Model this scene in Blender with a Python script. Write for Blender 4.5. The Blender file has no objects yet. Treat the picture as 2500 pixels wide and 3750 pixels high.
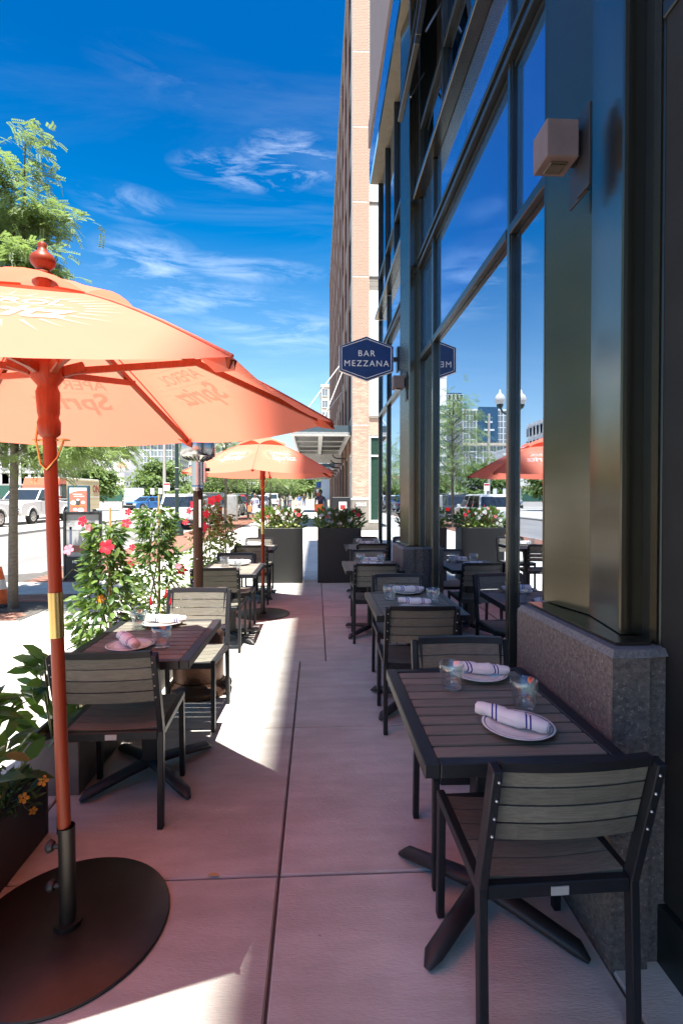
import bpy, bmesh, math, random
import numpy as np
from mathutils import Matrix, Vector, Euler
random.seed(7); RNG = np.random.default_rng(7)
C = bpy.context.scene.collection
PI = math.pi
R = math.radians
SL = 0.017                                   # the street climbs gently away from the camera
def gz(y): return min(max(SL*y, -.5), 1.275)

# ------------------------------------------------------------------ camera, sky, sun, exposure
cd = bpy.data.cameras.new('camera'); cam = bpy.data.objects.new('camera', cd); C.objects.link(cam)
cd.sensor_fit = 'VERTICAL'; cd.sensor_height = 36; cd.lens = 17.971; cd.clip_start = .05; cd.clip_end = 3000
cam.location = (0, 0, 1.5)
cam.rotation_euler = (PI/2 - math.atan(27/1872), 0, -math.atan(92/1872))
sc = bpy.context.scene; sc.camera = cam
SUN = Vector((-.045, .30, -1)).normalized()      # the way the light travels
w = bpy.data.worlds.new('World'); sc.world = w; w.use_nodes = True
nt = w.node_tree; N = nt.nodes; L = nt.links
for n in list(N): N.remove(n)
def nd(tree, typ, **kw):
    n = tree.nodes.new(typ)
    for k, v in kw.items(): setattr(n, k, v)
    return n
out = nd(nt, 'ShaderNodeOutputWorld'); bg = nd(nt, 'ShaderNodeBackground'); bg.inputs[1].default_value = .074
sky = nd(nt, 'ShaderNodeTexSky', sky_type='NISHITA', sun_disc=False)
sky.sun_elevation = math.asin(-SUN.z); sky.sun_rotation = math.atan2(-SUN.x, -SUN.y)
sky.air_density = 1.0; sky.dust_density = 1.6; sky.ozone_density = 5.0; sky.altitude = 0
hs = nd(nt, 'ShaderNodeHueSaturation'); hs.inputs['Saturation'].default_value = 1.5; hs.inputs['Hue'].default_value = .486
L.new(sky.outputs[0], hs.inputs['Color'])
def vmath(tree, op, a, b=None):
    n = nd(tree, 'ShaderNodeVectorMath', operation=op)
    for i, q in enumerate((a, b)):
        if q is None: continue
        if isinstance(q, (tuple, list)): n.inputs[i].default_value = q
        else: tree.links.new(q, n.inputs[i])
    return n.outputs['Value'] if op in ('LENGTH', 'DOT_PRODUCT', 'DISTANCE') else n.outputs[0]
def smath(tree, op, a, b=None, c=None, clamp=False):
    n = nd(tree, 'ShaderNodeMath', operation=op); n.use_clamp = clamp
    for i, q in enumerate((a, b, c)):
        if q is None: continue
        if isinstance(q, (int, float)): n.inputs[i].default_value = q
        else: tree.links.new(q, n.inputs[i])
    return n.outputs[0]
tc = nd(nt, 'ShaderNodeTexCoord'); sx = nd(nt, 'ShaderNodeSeparateXYZ'); L.new(tc.outputs['Generated'], sx.inputs[0])
el = nd(nt, 'ShaderNodeMapRange'); L.new(sx.outputs[2], el.inputs[0]); el.inputs[1].default_value = .05; el.inputs[2].default_value = .48; el.inputs[3].default_value = .8; el.inputs[4].default_value = 1.5; L.new(el.outputs[0], hs.inputs['Saturation'])
for nm_, a_, b_ in (('Hue', .476, .503), ('Value', 1.25, .76)):
    e2 = nd(nt, 'ShaderNodeMapRange'); L.new(sx.outputs[2], e2.inputs[0]); e2.inputs[1].default_value = .05; e2.inputs[2].default_value = .62; e2.inputs[3].default_value = a_; e2.inputs[4].default_value = b_; L.new(e2.outputs[0], hs.inputs[nm_])
# cirrus sheet on a plane high above: direction / height
hgt = smath(nt, 'MAXIMUM', smath(nt, 'ADD', sx.outputs[2], .12), .05)
cx = nd(nt, 'ShaderNodeCombineXYZ')
L.new(smath(nt, 'DIVIDE', sx.outputs[0], hgt), cx.inputs[0]); L.new(smath(nt, 'DIVIDE', sx.outputs[1], hgt), cx.inputs[1])
def noise(tree, vec, scale, detail=6, rough=.55, dist=0, lac=2.0):
    n = nd(tree, 'ShaderNodeTexNoise'); n.inputs['Scale'].default_value = scale; n.inputs['Detail'].default_value = detail
    n.inputs['Roughness'].default_value = rough; n.inputs['Distortion'].default_value = dist; n.inputs['Lacunarity'].default_value = lac
    if vec is not None: tree.links.new(vec, n.inputs['Vector'])
    return n.outputs['Fac']
mp = nd(nt, 'ShaderNodeMapping'); mp.inputs['Rotation'].default_value = (0, 0, R(-18)); mp.inputs['Scale'].default_value = (.8, 2.6, 1)
mp.inputs['Location'].default_value = (1.35, .4, 0)
L.new(cx.outputs[0], mp.inputs[0])
n1 = noise(nt, mp.outputs[0], 1.5, 9, .62, .8)
n2 = noise(nt, cx.outputs[0], .55, 3, .5, .3)
cl = smath(nt, 'MULTIPLY', smath(nt, 'SUBTRACT', n1, .47), smath(nt, 'MULTIPLY', smath(nt, 'SUBTRACT', n2, .36), 16.0), clamp=True)
cl = smath(nt, 'MULTIPLY', smath(nt, 'POWER', cl, 1.2), .16, clamp=True)
# the wisps the photograph shows, where they stand in the sky
mx0 = nd(nt, 'ShaderNodeMapping'); L.new(tc.outputs['Generated'], mx0.inputs[0]); mx0.inputs['Scale'].default_value = (5, 5, 24); mx0.inputs['Rotation'].default_value = (0, R(10), 0)
n3 = noise(nt, mx0.outputs[0], 1.3, 10, .64, .55)
def blob(d, sx_, sz_):
    v = vmath(nt, 'SUBTRACT', tc.outputs['Generated'], tuple(d)); v = vmath(nt, 'MULTIPLY', v, (1/sx_, 1/sx_, 1/sz_))
    return smath(nt, 'SMOOTH_MIN', smath(nt, 'SUBTRACT', 1.0, vmath(nt, 'LENGTH', v), clamp=True), .6, .3)
bl = None
for d_, sx_, sz_, am in [((-0.0425, 0.8317, 0.5536), 0.0931, 0.0384, 1.0), ((-0.1129, 0.8371, 0.5353), 0.1264, 0.0275, 0.7), ((-0.2794, 0.8756, 0.3941), 0.1085, 0.0628, 0.7), ((-0.1408, 0.9015, 0.4091), 0.1956, 0.0237, 0.5), ((-0.1904, 0.9138, 0.3588), 0.2279, 0.039, 0.5), ((-0.0538, 0.9468, 0.3173), 0.1441, 0.047, 0.5), ((-0.2957, 0.8288, 0.4751), 0.0915, 0.0269, 0.4), ((-0.1269, 0.9356, 0.3295), 0.1603, 0.037, 0.4), ((-0.182, 0.7654, 0.6173), 0.1496, 0.0399, 0.08)]:
    q = smath(nt, 'MULTIPLY', blob(d_, sx_, sz_), am); bl = q if bl is None else smath(nt, 'MAXIMUM', bl, q)
pc = smath(nt, 'MULTIPLY', smath(nt, 'MULTIPLY', bl, smath(nt, 'MULTIPLY', smath(nt, 'SUBTRACT', n3, .45), 4.2, clamp=True)), 1.5, clamp=True)
cloud = smath(nt, 'MULTIPLY', smath(nt, 'MULTIPLY', smath(nt, 'MAXIMUM', cl, pc), .5), smath(nt, 'MULTIPLY', smath(nt, 'ADD', sx.outputs[2], -.02), 8.0, clamp=True))
mixc = nd(nt, 'ShaderNodeMix', data_type='RGBA'); L.new(cloud, mixc.inputs[0]); L.new(hs.outputs[0], mixc.inputs[6]); mixc.inputs[7].default_value = (7.5, 8.2, 9.2, 1)
L.new(mixc.outputs[2], bg.inputs[0]); L.new(bg.outputs[0], out.inputs[0])
sd = bpy.data.lights.new('sun', 'SUN'); sun = bpy.data.objects.new('sun', sd); C.objects.link(sun)
sd.energy = 5.0; sd.angle = R(.53); sd.color = (1, .955, .88)
sun.rotation_euler = SUN.to_track_quat('-Z', 'Y').to_euler(); sun.location = (3, -10, 40)
sc.view_settings.view_transform = 'Standard'; sc.view_settings.look = 'None'; sc.view_settings.gamma = 1
sc.view_settings.exposure = 1.78
sc.render.engine = 'CYCLES'
cy = sc.cycles; cy.use_denoising = True; cy.max_bounces = 10; cy.transparent_max_bounces = 24; cy.transmission_bounces = 8; cy.glossy_bounces = 5; cy.diffuse_bounces = 4
cy.caustics_reflective = False; cy.caustics_refractive = False; cy.sample_clamp_indirect = 3
try: cy.denoiser = 'OPENIMAGEDENOISE'
except Exception: pass

# ------------------------------------------------------------------ materials
def mat(name, c1, c2=None, scale=8., stretch=(1, 1, 1), rough=.6, metal=0., bump=0., bscale=None, rnd=0., detail=5, lo=.35, hi=.65,
        translucent=0., tcol=None, spec=.5, coat=0., speck=None, coords='Object', gum=0):
    m = bpy.data.materials.new(name); m.use_nodes = True; t = m.node_tree
    for n in list(t.nodes): t.nodes.remove(n)
    o = nd(t, 'ShaderNodeOutputMaterial'); p = nd(t, 'ShaderNodeBsdfPrincipled')
    p.inputs['Roughness'].default_value = rough; p.inputs['Metallic'].default_value = metal
    p.inputs['Specular IOR Level'].default_value = spec; p.inputs['Coat Weight'].default_value = coat
    c = nd(t, 'ShaderNodeTexCoord'); oi = nd(t, 'ShaderNodeObjectInfo')
    base = c.outputs[coords]
    if coords == 'Object':
        off = nd(t, 'ShaderNodeVectorMath', operation='SCALE'); off.inputs[0].default_value = (17.3, 9.1, 23.7); t.links.new(oi.outputs['Random'], off.inputs['Scale'])
        base = vmath(t, 'ADD', base, off.outputs[0])
    mpn = nd(t, 'ShaderNodeMapping'); mpn.inputs['Scale'].default_value = stretch; t.links.new(base, mpn.inputs[0])
    nf = noise(t, mpn.outputs[0], scale, detail, .6)
    ramp = nd(t, 'ShaderNodeMapRange'); ramp.inputs[1].default_value = lo; ramp.inputs[2].default_value = hi; t.links.new(nf, ramp.inputs[0])
    mx = nd(t, 'ShaderNodeMix', data_type='RGBA'); c2 = c2 or tuple(x*.8 for x in c1)
    mx.inputs[6].default_value = (*c1, 1); mx.inputs[7].default_value = (*c2, 1); t.links.new(ramp.outputs[0], mx.inputs[0])
    col = mx.outputs[2]
    if speck:
        vs, sc_, amt = speck                     # (colour, scale, share)
        nf2 = noise(t, base, sc_, 3, .7)
        fr = nd(t, 'ShaderNodeMapRange'); fr.inputs[1].default_value = amt; fr.inputs[2].default_value = amt+.06; t.links.new(nf2, fr.inputs[0])
        m2 = nd(t, 'ShaderNodeMix', data_type='RGBA'); t.links.new(col, m2.inputs[6]); m2.inputs[7].default_value = (*vs, 1); t.links.new(fr.outputs[0], m2.inputs[0]); col = m2.outputs[2]
    if gum:
        vn = nd(t, 'ShaderNodeTexVoronoi'); vn.inputs['Scale'].default_value = gum; t.links.new(base, vn.inputs['Vector'])
        wob = smath(t, 'ADD', vn.outputs['Distance'], smath(t, 'MULTIPLY', smath(t, 'SUBTRACT', noise(t, base, 60, 2, .6), .5), .025))
        gm = nd(t, 'ShaderNodeMapRange'); gm.inputs[1].default_value = .030; gm.inputs[2].default_value = .016; t.links.new(wob, gm.inputs[0])
        big = nd(t, 'ShaderNodeMapRange'); big.inputs[1].default_value = .42; big.inputs[2].default_value = .68; t.links.new(noise(t, base, 1.7, 6, .65), big.inputs[0])
        m4 = nd(t, 'ShaderNodeMix', data_type='RGBA', blend_type='MULTIPLY'); m4.inputs[7].default_value = (.86, .85, .84, 1); t.links.new(big.outputs[0], m4.inputs[0]); t.links.new(col, m4.inputs[6])
        m3 = nd(t, 'ShaderNodeMix', data_type='RGBA'); m3.inputs[7].default_value = (.13, .115, .105, 1); t.links.new(gm.outputs[0], m3.inputs[0]); t.links.new(m4.outputs[2], m3.inputs[6]); col = m3.outputs[2]
    if rnd:
        h = nd(t, 'ShaderNodeHueSaturation'); t.links.new(col, h.inputs['Color'])
        t.links.new(smath(t, 'ADD', smath(t, 'MULTIPLY', oi.outputs['Random'], 2*rnd), 1-rnd), h.inputs['Value']); col = h.outputs[0]
    t.links.new(col, p.inputs['Base Color'])
    if bump:
        b = nd(t, 'ShaderNodeBump'); b.inputs['Strength'].default_value = bump; b.inputs['Distance'].default_value = .01
        nb = nf if bscale is None else noise(t, mpn.outputs[0], bscale, 4, .6)
        t.links.new(nb, b.inputs['Height']); t.links.new(b.outputs[0], p.inputs['Normal'])
    sh = p.outputs[0]
    if translucent:
        tr = nd(t, 'ShaderNodeBsdfTranslucent')
        if tcol: tr.inputs[0].default_value = (*tcol, 1)
        else: t.links.new(col, tr.inputs[0])
        ms = nd(t, 'ShaderNodeMixShader'); ms.inputs[0].default_value = translucent
        t.links.new(p.outputs[0], ms.inputs[1]); t.links.new(tr.outputs[0], ms.inputs[2]); sh = ms.outputs[0]
    t.links.new(sh, o.inputs[0]); return m
def printmat(name, col, clear):
    m = bpy.data.materials.new(name); m.use_nodes = True; t = m.node_tree
    for n in list(t.nodes): t.nodes.remove(n)
    o = nd(t, 'ShaderNodeOutputMaterial'); d = nd(t, 'ShaderNodeBsdfDiffuse'); d.inputs[0].default_value = (*col, 1); tr = nd(t, 'ShaderNodeBsdfTransparent')
    ms = nd(t, 'ShaderNodeMixShader'); ms.inputs[0].default_value = clear; t.links.new(d.outputs[0], ms.inputs[1]); t.links.new(tr.outputs[0], ms.inputs[2]); t.links.new(ms.outputs[0], o.inputs[0]); return m
def glassmat(name, tint, refl, gcol=(.78, .86, 1), rough=0.0):
    m = bpy.data.materials.new(name); m.use_nodes = True; t = m.node_tree
    for n in list(t.nodes): t.nodes.remove(n)
    o = nd(t, 'ShaderNodeOutputMaterial'); g = nd(t, 'ShaderNodeBsdfGlossy'); g.inputs['Roughness'].default_value = rough; g.inputs[0].default_value = (*gcol, 1)
    tr = nd(t, 'ShaderNodeBsdfTransparent'); tr.inputs[0].default_value = (*tint, 1)
    lw = nd(t, 'ShaderNodeLayerWeight'); lw.inputs[0].default_value = .5
    f = smath(t, 'MULTIPLY_ADD', smath(t, 'POWER', lw.outputs['Facing'], 4.0), .85-refl, refl, clamp=True)
    ms = nd(t, 'ShaderNodeMixShader'); t.links.new(f, ms.inputs[0]); t.links.new(tr.outputs[0], ms.inputs[1]); t.links.new(g.outputs[0], ms.inputs[2])
    t.links.new(ms.outputs[0], o.inputs[0]); return m
MT = {}
MT['concrete'] = mat('broomed_concrete', (.60, .575, .525), (.485, .46, .415), 3.2, (.9, 3.5, 1), .85, bump=.45, bscale=60, rnd=.07, speck=((.30, .27, .24), 17, .715), detail=9, gum=1.5)
MT['joint'] = mat('joint_dirt', (.10, .09, .08), rough=.95)
MT['asphalt'] = mat('asphalt', (.20, .195, .185), (.16, .155, .15), 1.2, (1, .25, 1), .9, bump=.2, bscale=80)
MT['lot'] = mat('lot_concrete', (.42, .40, .37), (.36, .34, .31), .5, rough=.9)
MT['kerbstone'] = mat('kerb_granite', (.40, .38, .36), (.30, .29, .27), 20, rough=.8)
MT['paver'] = mat('paver_brick', (.36, .17, .115), (.29, .135, .095), 14, rough=.9, rnd=.22, bump=.3)
MT['frame'] = mat('charcoal_powder_coat', (.017, .018, .021), (.014, .015, .018), 60, rough=.42, bump=.05, spec=.35)
MT['slat'] = mat('grey_faux_teak', (.20, .188, .15), (.13, .12, .096), 9, (.8, 26, 26), .55, bump=.25, rnd=.14)
MT['base_iron'] = mat('table_base_iron', (.022, .02, .021), rough=.5, bump=.05)
MT['steel'] = mat('bolt_steel', (.6, .58, .55), rough=.3, metal=1)
MT['tag'] = mat('maker_tag', (.55, .53, .5), rough=.4)
MT['wood'] = mat('umbrella_wood', (.27, .042, .013), (.20, .03, .010), 4, (30, 30, 1.2), .42, spec=.3)
MT['brass'] = mat('brass_sleeve', (.62, .44, .17), (.55, .38, .14), 12, rough=.3, metal=1)
MT['darksteel'] = mat('dark_steel', (.05, .046, .04), (.04, .037, .032), 8, rough=.38, metal=.6)
MT['canopy'] = mat('orange_canopy', (.88, .275, .185), (.86, .263, .175), 5, rough=.85, translucent=.45, tcol=(.98, .26, .165), spec=.15, bump=.12)
MT['print'] = printmat('white_print', (.88, .86, .82), .58)
MT['burst'] = printmat('pale_burst', (.88, .84, .78), .82)
MT['bronze'] = mat('bronze_panel', (.155, .138, .105), (.14, .124, .094), 2.2, (1, 1, 40), .22, metal=.9, bump=.01)
MT['mullion'] = mat('dark_mullion', (.04, .048, .048), rough=.32, metal=.6)
MT['enddark'] = mat('matte_dark_panel', (.02, .021, .02), rough=.7, spec=.2)
MT['spandrel'] = mat('blue_spandrel', (.085, .29, .60), (.08, .275, .575), 3, rough=.05, metal=.8)
MT['granite'] = mat('flamed_granite', (.175, .145, .128), (.085, .072, .066), 55, (1, 1, 1.2), .75, bump=.5, detail=4, speck=((.27, .235, .215), 70, .60))
MT['granitetop'] = mat('granite_edge', (.20, .19, .185), (.11, .105, .105), 95, rough=.7, detail=3)
MT['slate'] = mat('canopy_slate', (.055, .085, .105), rough=.4)
MT['soffit'] = mat('olive_soffit', (.19, .17, .125), rough=.6)
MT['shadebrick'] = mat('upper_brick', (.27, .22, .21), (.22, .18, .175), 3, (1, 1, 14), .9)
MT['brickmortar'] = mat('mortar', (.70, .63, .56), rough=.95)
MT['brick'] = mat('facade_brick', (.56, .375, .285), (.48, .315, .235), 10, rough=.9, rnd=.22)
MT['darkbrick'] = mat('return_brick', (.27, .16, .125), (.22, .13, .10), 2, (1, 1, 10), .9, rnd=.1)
MT['stonebase'] = mat('stone_base', (.25, .225, .195), (.21, .19, .165), 14, rough=.8)
MT['white'] = mat('white_paint', (.80, .79, .76), (.77, .76, .73), 3, rough=.55)
MT['whitepanel'] = mat('white_panel', (.74, .73, .71), rough=.6, rnd=.04)
MT['whiteframe'] = mat('pale_frame', (.72, .72, .70), rough=.5)
MT['darkglass'] = glassmat('window_glass', (.22, .25, .24), .22)
MT['glass'] = glassmat('shopfront_glass', (.36, .40, .39), .60)
MT['greenglass'] = mat('green_glass', (.03, .065, .05), rough=.08, spec=.8)
MT['blueglass'] = mat('blue_glass', (.05, .12, .19), (.04, .10, .17), .6, rough=.06, metal=.55, spec=.9)
MT['carglass'] = mat('car_glass', (.02, .028, .035), rough=.04, spec=.9)
MT['farglass'] = mat('far_glass', (.20, .23, .25), (.13, .16, .18), .3, rough=.15)
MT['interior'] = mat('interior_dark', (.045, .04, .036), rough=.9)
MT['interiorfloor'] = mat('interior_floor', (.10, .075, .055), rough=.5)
MT['signblue'] = mat('sign_navy', (.006, .030, .135), rough=.35)
MT['sconce'] = mat('sconce_paint', (.16, .12, .115), rough=.65, bump=.1, bscale=200)
MT['lens'] = mat('lamp_lens', (.08, .07, .06), rough=.2)
MT['planter'] = mat('black_planter', (.020, .021, .021), (.018, .019, .019), 30, rough=.5, bump=.02)
MT['greyplanter'] = mat('grey_planter', (.20, .18, .165), (.16, .145, .135), 12, rough=.8, bump=.15)
MT['soil'] = mat('soil', (.05, .035, .025), rough=1, bump=.6, bscale=40)
MT['leaf'] = mat('shrub_leaf', (.145, .225, .06), (.10, .175, .045), 3, rough=.36, translucent=.3, tcol=(.30, .46, .07), rnd=.35)
MT['deepleaf'] = mat('deep_leaf', (.055, .12, .035), (.04, .09, .028), 3, rough=.35, translucent=.22, tcol=(.16, .32, .04), rnd=.3)
MT['treeleaf'] = mat('locust_leaf', (.19, .265, .10), (.125, .19, .065), 2.5, rough=.45, translucent=.38, tcol=(.28, .40, .11))
MT['farleaf'] = mat('far_leaf', (.13, .20, .065), (.075, .13, .04), 1.1, rough=.6, translucent=.3, tcol=(.28, .4, .08))
MT['bronzeleaf'] = mat('bronze_leaf', (.17, .075, .035), (.10, .06, .03), 3, rough=.4, translucent=.25, tcol=(.4, .15, .04), rnd=.3)
MT['bark'] = mat('bark', (.17, .145, .115), (.10, .085, .068), 14, (1, 1, 3), .9, bump=.5)
MT['stem'] = mat('green_stem', (.16, .17, .06), rough=.6)
MT['cane'] = mat('bamboo_cane', (.62, .42, .16), (.5, .33, .12), 20, rough=.5)
MT['red'] = mat('red_petal', (.75, .02, .045), (.6, .015, .04), 8, rough=.5, translucent=.3, tcol=(.9, .05, .07))
MT['pink'] = mat('pink_petal', (.85, .30, .38), rough=.5, translucent=.3, tcol=(.9, .3, .35))
MT['whitepetal'] = mat('white_petal', (.82, .80, .76), rough=.55, translucent=.3, tcol=(.85, .8, .75))
MT['yellowpetal'] = mat('cream_cluster', (.72, .66, .25), (.55, .55, .2), 30, rough=.6)
MT['orangepetal'] = mat('orange_petal', (.85, .35, .03), (.8, .27, .02), 20, rough=.5, translucent=.3, tcol=(.9, .4, .03))
MT['lilac'] = mat('lilac_petal', (.42, .36, .75), rough=.5, translucent=.3, tcol=(.5, .42, .85))
MT['plate'] = mat('white_china', (.82, .81, .78), rough=.12, coat=.3)
MT['navy'] = mat('navy_line', (.02, .03, .14), rough=.4)
MT['rubber'] = mat('tyre_rubber', (.018, .018, .018), rough=.8)
MT['rim'] = mat('wheel_rim', (.55, .55, .54), rough=.3, metal=.8)
MT['taillight'] = mat('tail_lens', (.55, .01, .01), rough=.15, coat=.5)
MT['headlight'] = mat('head_lens', (.7, .7, .68), rough=.08, coat=.5)
MT['blacktrim'] = mat('black_trim', (.02, .02, .022), rough=.5)
MT['chrome'] = mat('chrome', (.7, .7, .7), rough=.12, metal=1)
MT['stainless'] = mat('stainless', (.55, .54, .52), (.5, .49, .47), 4, (40, 40, 1), .22, metal=1)
MT['heaterbronze'] = mat('hammered_bronze', (.085, .042, .026), (.065, .032, .02), 90, rough=.36, metal=.7, bump=.3)
MT['lampgreen'] = mat('lamp_post_paint', (.016, .036, .032), rough=.4)
MT['galv'] = mat('galvanised', (.38, .39, .38), rough=.55, metal=.4)
MT['cone'] = mat('cone_orange', (.75, .14, .03), rough=.55)
MT['reflective'] = mat('reflective_white', (.72, .72, .72), rough=.4)
MT['skin'] = mat('skin', (.42, .24, .17), rough=.55); MT['darkskin'] = mat('dark_skin', (.12, .065, .045), rough=.55)
MT['hair'] = mat('dark_hair', (.025, .018, .014), rough=.5); MT['bluefence'] = mat('fence_mesh_green', (.03, .10, .075), rough=.9)
def paint(name, c): return mat(name, c, tuple(x*.96 for x in c), 2, rough=.25, coat=.6, spec=.5)
MT['carwhite'] = paint('white_car_paint', (.75, .75, .74)); MT['carblue'] = paint('blue_car_paint', (.03, .12, .33)); MT['cargrey'] = paint('dark_car_paint', (.035, .04, .045))
MT['carred'] = paint('red_car_paint', (.30, .03, .03)); MT['carsilver'] = paint('silver_car_paint', (.42, .43, .44))
MT['truckred'] = paint('food_truck_red', (.72, .14, .07)); MT['truckcream'] = paint('food_truck_cream', (.64, .54, .33))
def plain(name, c, rough=.7): return mat(name, c, tuple(x*.93 for x in c), 4, rough=rough)
def napkinmat():
    m = bpy.data.materials.new('striped_linen'); m.use_nodes = True; t = m.node_tree; p = t.nodes['Principled BSDF']
    c = nd(t, 'ShaderNodeTexCoord'); s = nd(t, 'ShaderNodeSeparateXYZ'); t.links.new(c.outputs['Object'], s.inputs[0])
    v = smath(t, 'ABSOLUTE', smath(t, 'ADD', s.outputs[0], smath(t, 'MULTIPLY', s.outputs[1], .45)))
    d = smath(t, 'ABSOLUTE', smath(t, 'SUBTRACT', smath(t, 'ABSOLUTE', smath(t, 'SUBTRACT', v, .055)), .0065))
    k = smath(t, 'LESS_THAN', d, .0028)
    mx = nd(t, 'ShaderNodeMix', data_type='RGBA'); mx.inputs[6].default_value = (.80, .78, .77, 1); mx.inputs[7].default_value = (.035, .05, .26, 1); t.links.new(k, mx.inputs[0])
    t.links.new(mx.outputs[2], p.inputs['Base Color']); p.inputs['Roughness'].default_value = .9
    b = nd(t, 'ShaderNodeBump'); b.inputs['Strength'].default_value = .5; b.inputs['Distance'].default_value = .004
    t.links.new(noise(t, c.outputs['Object'], 45, 3, .6), b.inputs['Height']); t.links.new(b.outputs[0], p.inputs['Normal']); return m
MT['napkin'] = napkinmat()
MT['tumbler'] = glassmat('tumbler_glass', (.90, .915, .91), .14, (1, 1, 1))
def globemat():
    m = mat('frosted_globe', (.8, .8, .78), rough=.3, translucent=.4, tcol=(.8, .8, .78)); return m
MT['globe'] = globemat()

# ------------------------------------------------------------------ mesh helpers
class MB:
    def __init__(s): s.v = []; s.f = []; s.sm = []; s.mi = []; s.cur = 0
    def add(s, vs, fs, smooth=False):
        o = len(s.v); s.v += [tuple(p) for p in vs]
        for f in fs: s.f.append(tuple(i+o for i in f)); s.sm.append(smooth); s.mi.append(s.cur)
        return s
    def box(s, x0, x1, y0, y1, z0, z1, b=0, M=None):
        if b <= 0:
            vs = [(x, y, z) for z in (z0, z1) for y in (y0, y1) for x in (x0, x1)]
            fs = [(0, 2, 3, 1), (4, 5, 7, 6), (0, 1, 5, 4), (2, 6, 7, 3), (0, 4, 6, 2), (1, 3, 7, 5)]
        else:
            vs = []; fs = []
            idx = {}
            for kz, z in enumerate((z0, z1)):
                for ky, y in enumerate((y0, y1)):
                    for kx, x in enumerate((x0, x1)):
                        ix = b if kx == 0 else -b; iy = b if ky == 0 else -b; iz = b if kz == 0 else -b
                        for ax, p in enumerate(((x, y+iy, z+iz), (x+ix, y, z+iz), (x+ix, y+iy, z))):
                            idx[kx, ky, kz, ax] = len(vs); vs.append(p)
            q = lambda *a: fs.append(tuple(idx[k] for k in a))
            for ax in range(3):
                for k in (0, 1):
                    cs = [(0, 0), (1, 0), (1, 1), (0, 1)]
                    keys = []
                    for a_, b_ in cs:
                        kk = [0, 0, 0]; oth = [i for i in range(3) if i != ax]; kk[ax] = k; kk[oth[0]] = a_; kk[oth[1]] = b_; keys.append((*kk, ax))
                    if (k == 1) == (ax == 1): keys.reverse()
                    q(*keys)
            for ax in range(3):                     # edges along ax
                oth = [i for i in range(3) if i != ax]
                for a_ in (0, 1):
                    for b_ in (0, 1):
                        k0 = [0, 0, 0]; k0[oth[0]] = a_; k0[oth[1]] = b_; k1 = list(k0); k0[ax] = 0; k1[ax] = 1
                        keys = [(*k0, oth[0]), (*k1, oth[0]), (*k1, oth[1]), (*k0, oth[1])]
                        if ((a_ ^ b_) == 0) != (ax == 1): keys.reverse()
                        q(*keys)
            for kx in (0, 1):
                for ky in (0, 1):
                    for kz in (0, 1):
                        keys = [(kx, ky, kz, 0), (kx, ky, kz, 1), (kx, ky, kz, 2)]
                        if (kx+ky+kz) % 2 == 0: keys.reverse()
                        q(*keys)
        if M is not None: vs = [M @ Vector(p) for p in vs]
        return s.add(vs, fs)
    def bar(s, p, q, wx, wy, up=(0, 0, 1), b=0):
        p = Vector(p); q = Vector(q); d = q-p; ln = d.length; d.normalize(); up = Vector(up)
        x = up.cross(d)
        if x.length < 1e-4: x = Vector((1, 0, 0))
        x.normalize(); y = d.cross(x)
        M = Matrix((x, y, d)).transposed().to_4x4(); M.translation = p
        return s.box(-wx/2, wx/2, -wy/2, wy/2, 0, ln, b, M)
    def tube(s, pts, rad, n=8, smooth=True, cap=True, sq=1.0):
        pts = [Vector(p) for p in pts]; k = len(pts)
        if isinstance(rad, (int, float)): rad = [rad]*k
        vs = []; prev = None
        for i, p in enumerate(pts):
            d = (pts[min(i+1, k-1)]-pts[max(i-1, 0)]).normalized()
            if prev is None:
                a = Vector((0, 0, 1)) if abs(d.z) < .9 else Vector((1, 0, 0)); x = a.cross(d).normalized()
            else:
                x = (prev - d*prev.dot(d)).normalized()
            prev = x; y = d.cross(x)
            for j in range(n):
                t = 2*PI*j/n; vs.append(p+(x*math.cos(t)+y*math.sin(t)*sq)*rad[i])
        fs = [(i*n+j, i*n+(j+1) % n, (i+1)*n+(j+1) % n, (i+1)*n+j) for i in range(k-1) for j in range(n)]
        s.add(vs, fs, smooth)
        if cap:
            s.add(vs[:n], [tuple(reversed(range(n)))]); s.add(vs[-n:], [tuple(range(n))])
        return s
    def lathe(s, prof, n=16, c=(0, 0, 0), smooth=True, M=None, cap=True):
        vs = []
        for r_, z in prof:
            for j in range(n):
                t = 2*PI*j/n; vs.append((c[0]+r_*math.cos(t), c[1]+r_*math.sin(t), c[2]+z))
        if M is not None: vs = [M @ Vector(p) for p in vs]
        k = len(prof)
        fs = [(i*n+j, i*n+(j+1) % n, (i+1)*n+(j+1) % n, (i+1)*n+j) for i in range(k-1) for j in range(n)]
        s.add(vs, fs, smooth)
        if cap and prof[0][0] > 1e-5: s.add(vs[:n], [tuple(reversed(range(n)))])
        if cap and prof[-1][0] > 1e-5: s.add(vs[-n:], [tuple(range(n))])
        return s
    def prism(s, poly, a0, a1, axis='z', smooth=False):
        n = len(poly)
        if axis == 'z': f = lambda p, h: (p[0], p[1], h)
        elif axis == 'x': f = lambda p, h: (h, p[0], p[1])
        else: f = lambda p, h: (p[0], h, p[1])
        vs = [f(p, a0) for p in poly]+[f(p, a1) for p in poly]
        fs = [tuple(reversed(range(n))), tuple(range(n, 2*n))]+[(i, (i+1) % n, n+(i+1) % n, n+i) for i in range(n)]
        return s.add(vs, fs, smooth)
    def mesh(s, name):
        me = bpy.data.meshes.new(name); me.from_pydata(s.v, [], s.f)
        me.polygons.foreach_set('use_smooth', s.sm)
        if any(s.mi): me.polygons.foreach_set('material_index', s.mi)
        return me
KIDS = {}
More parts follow.
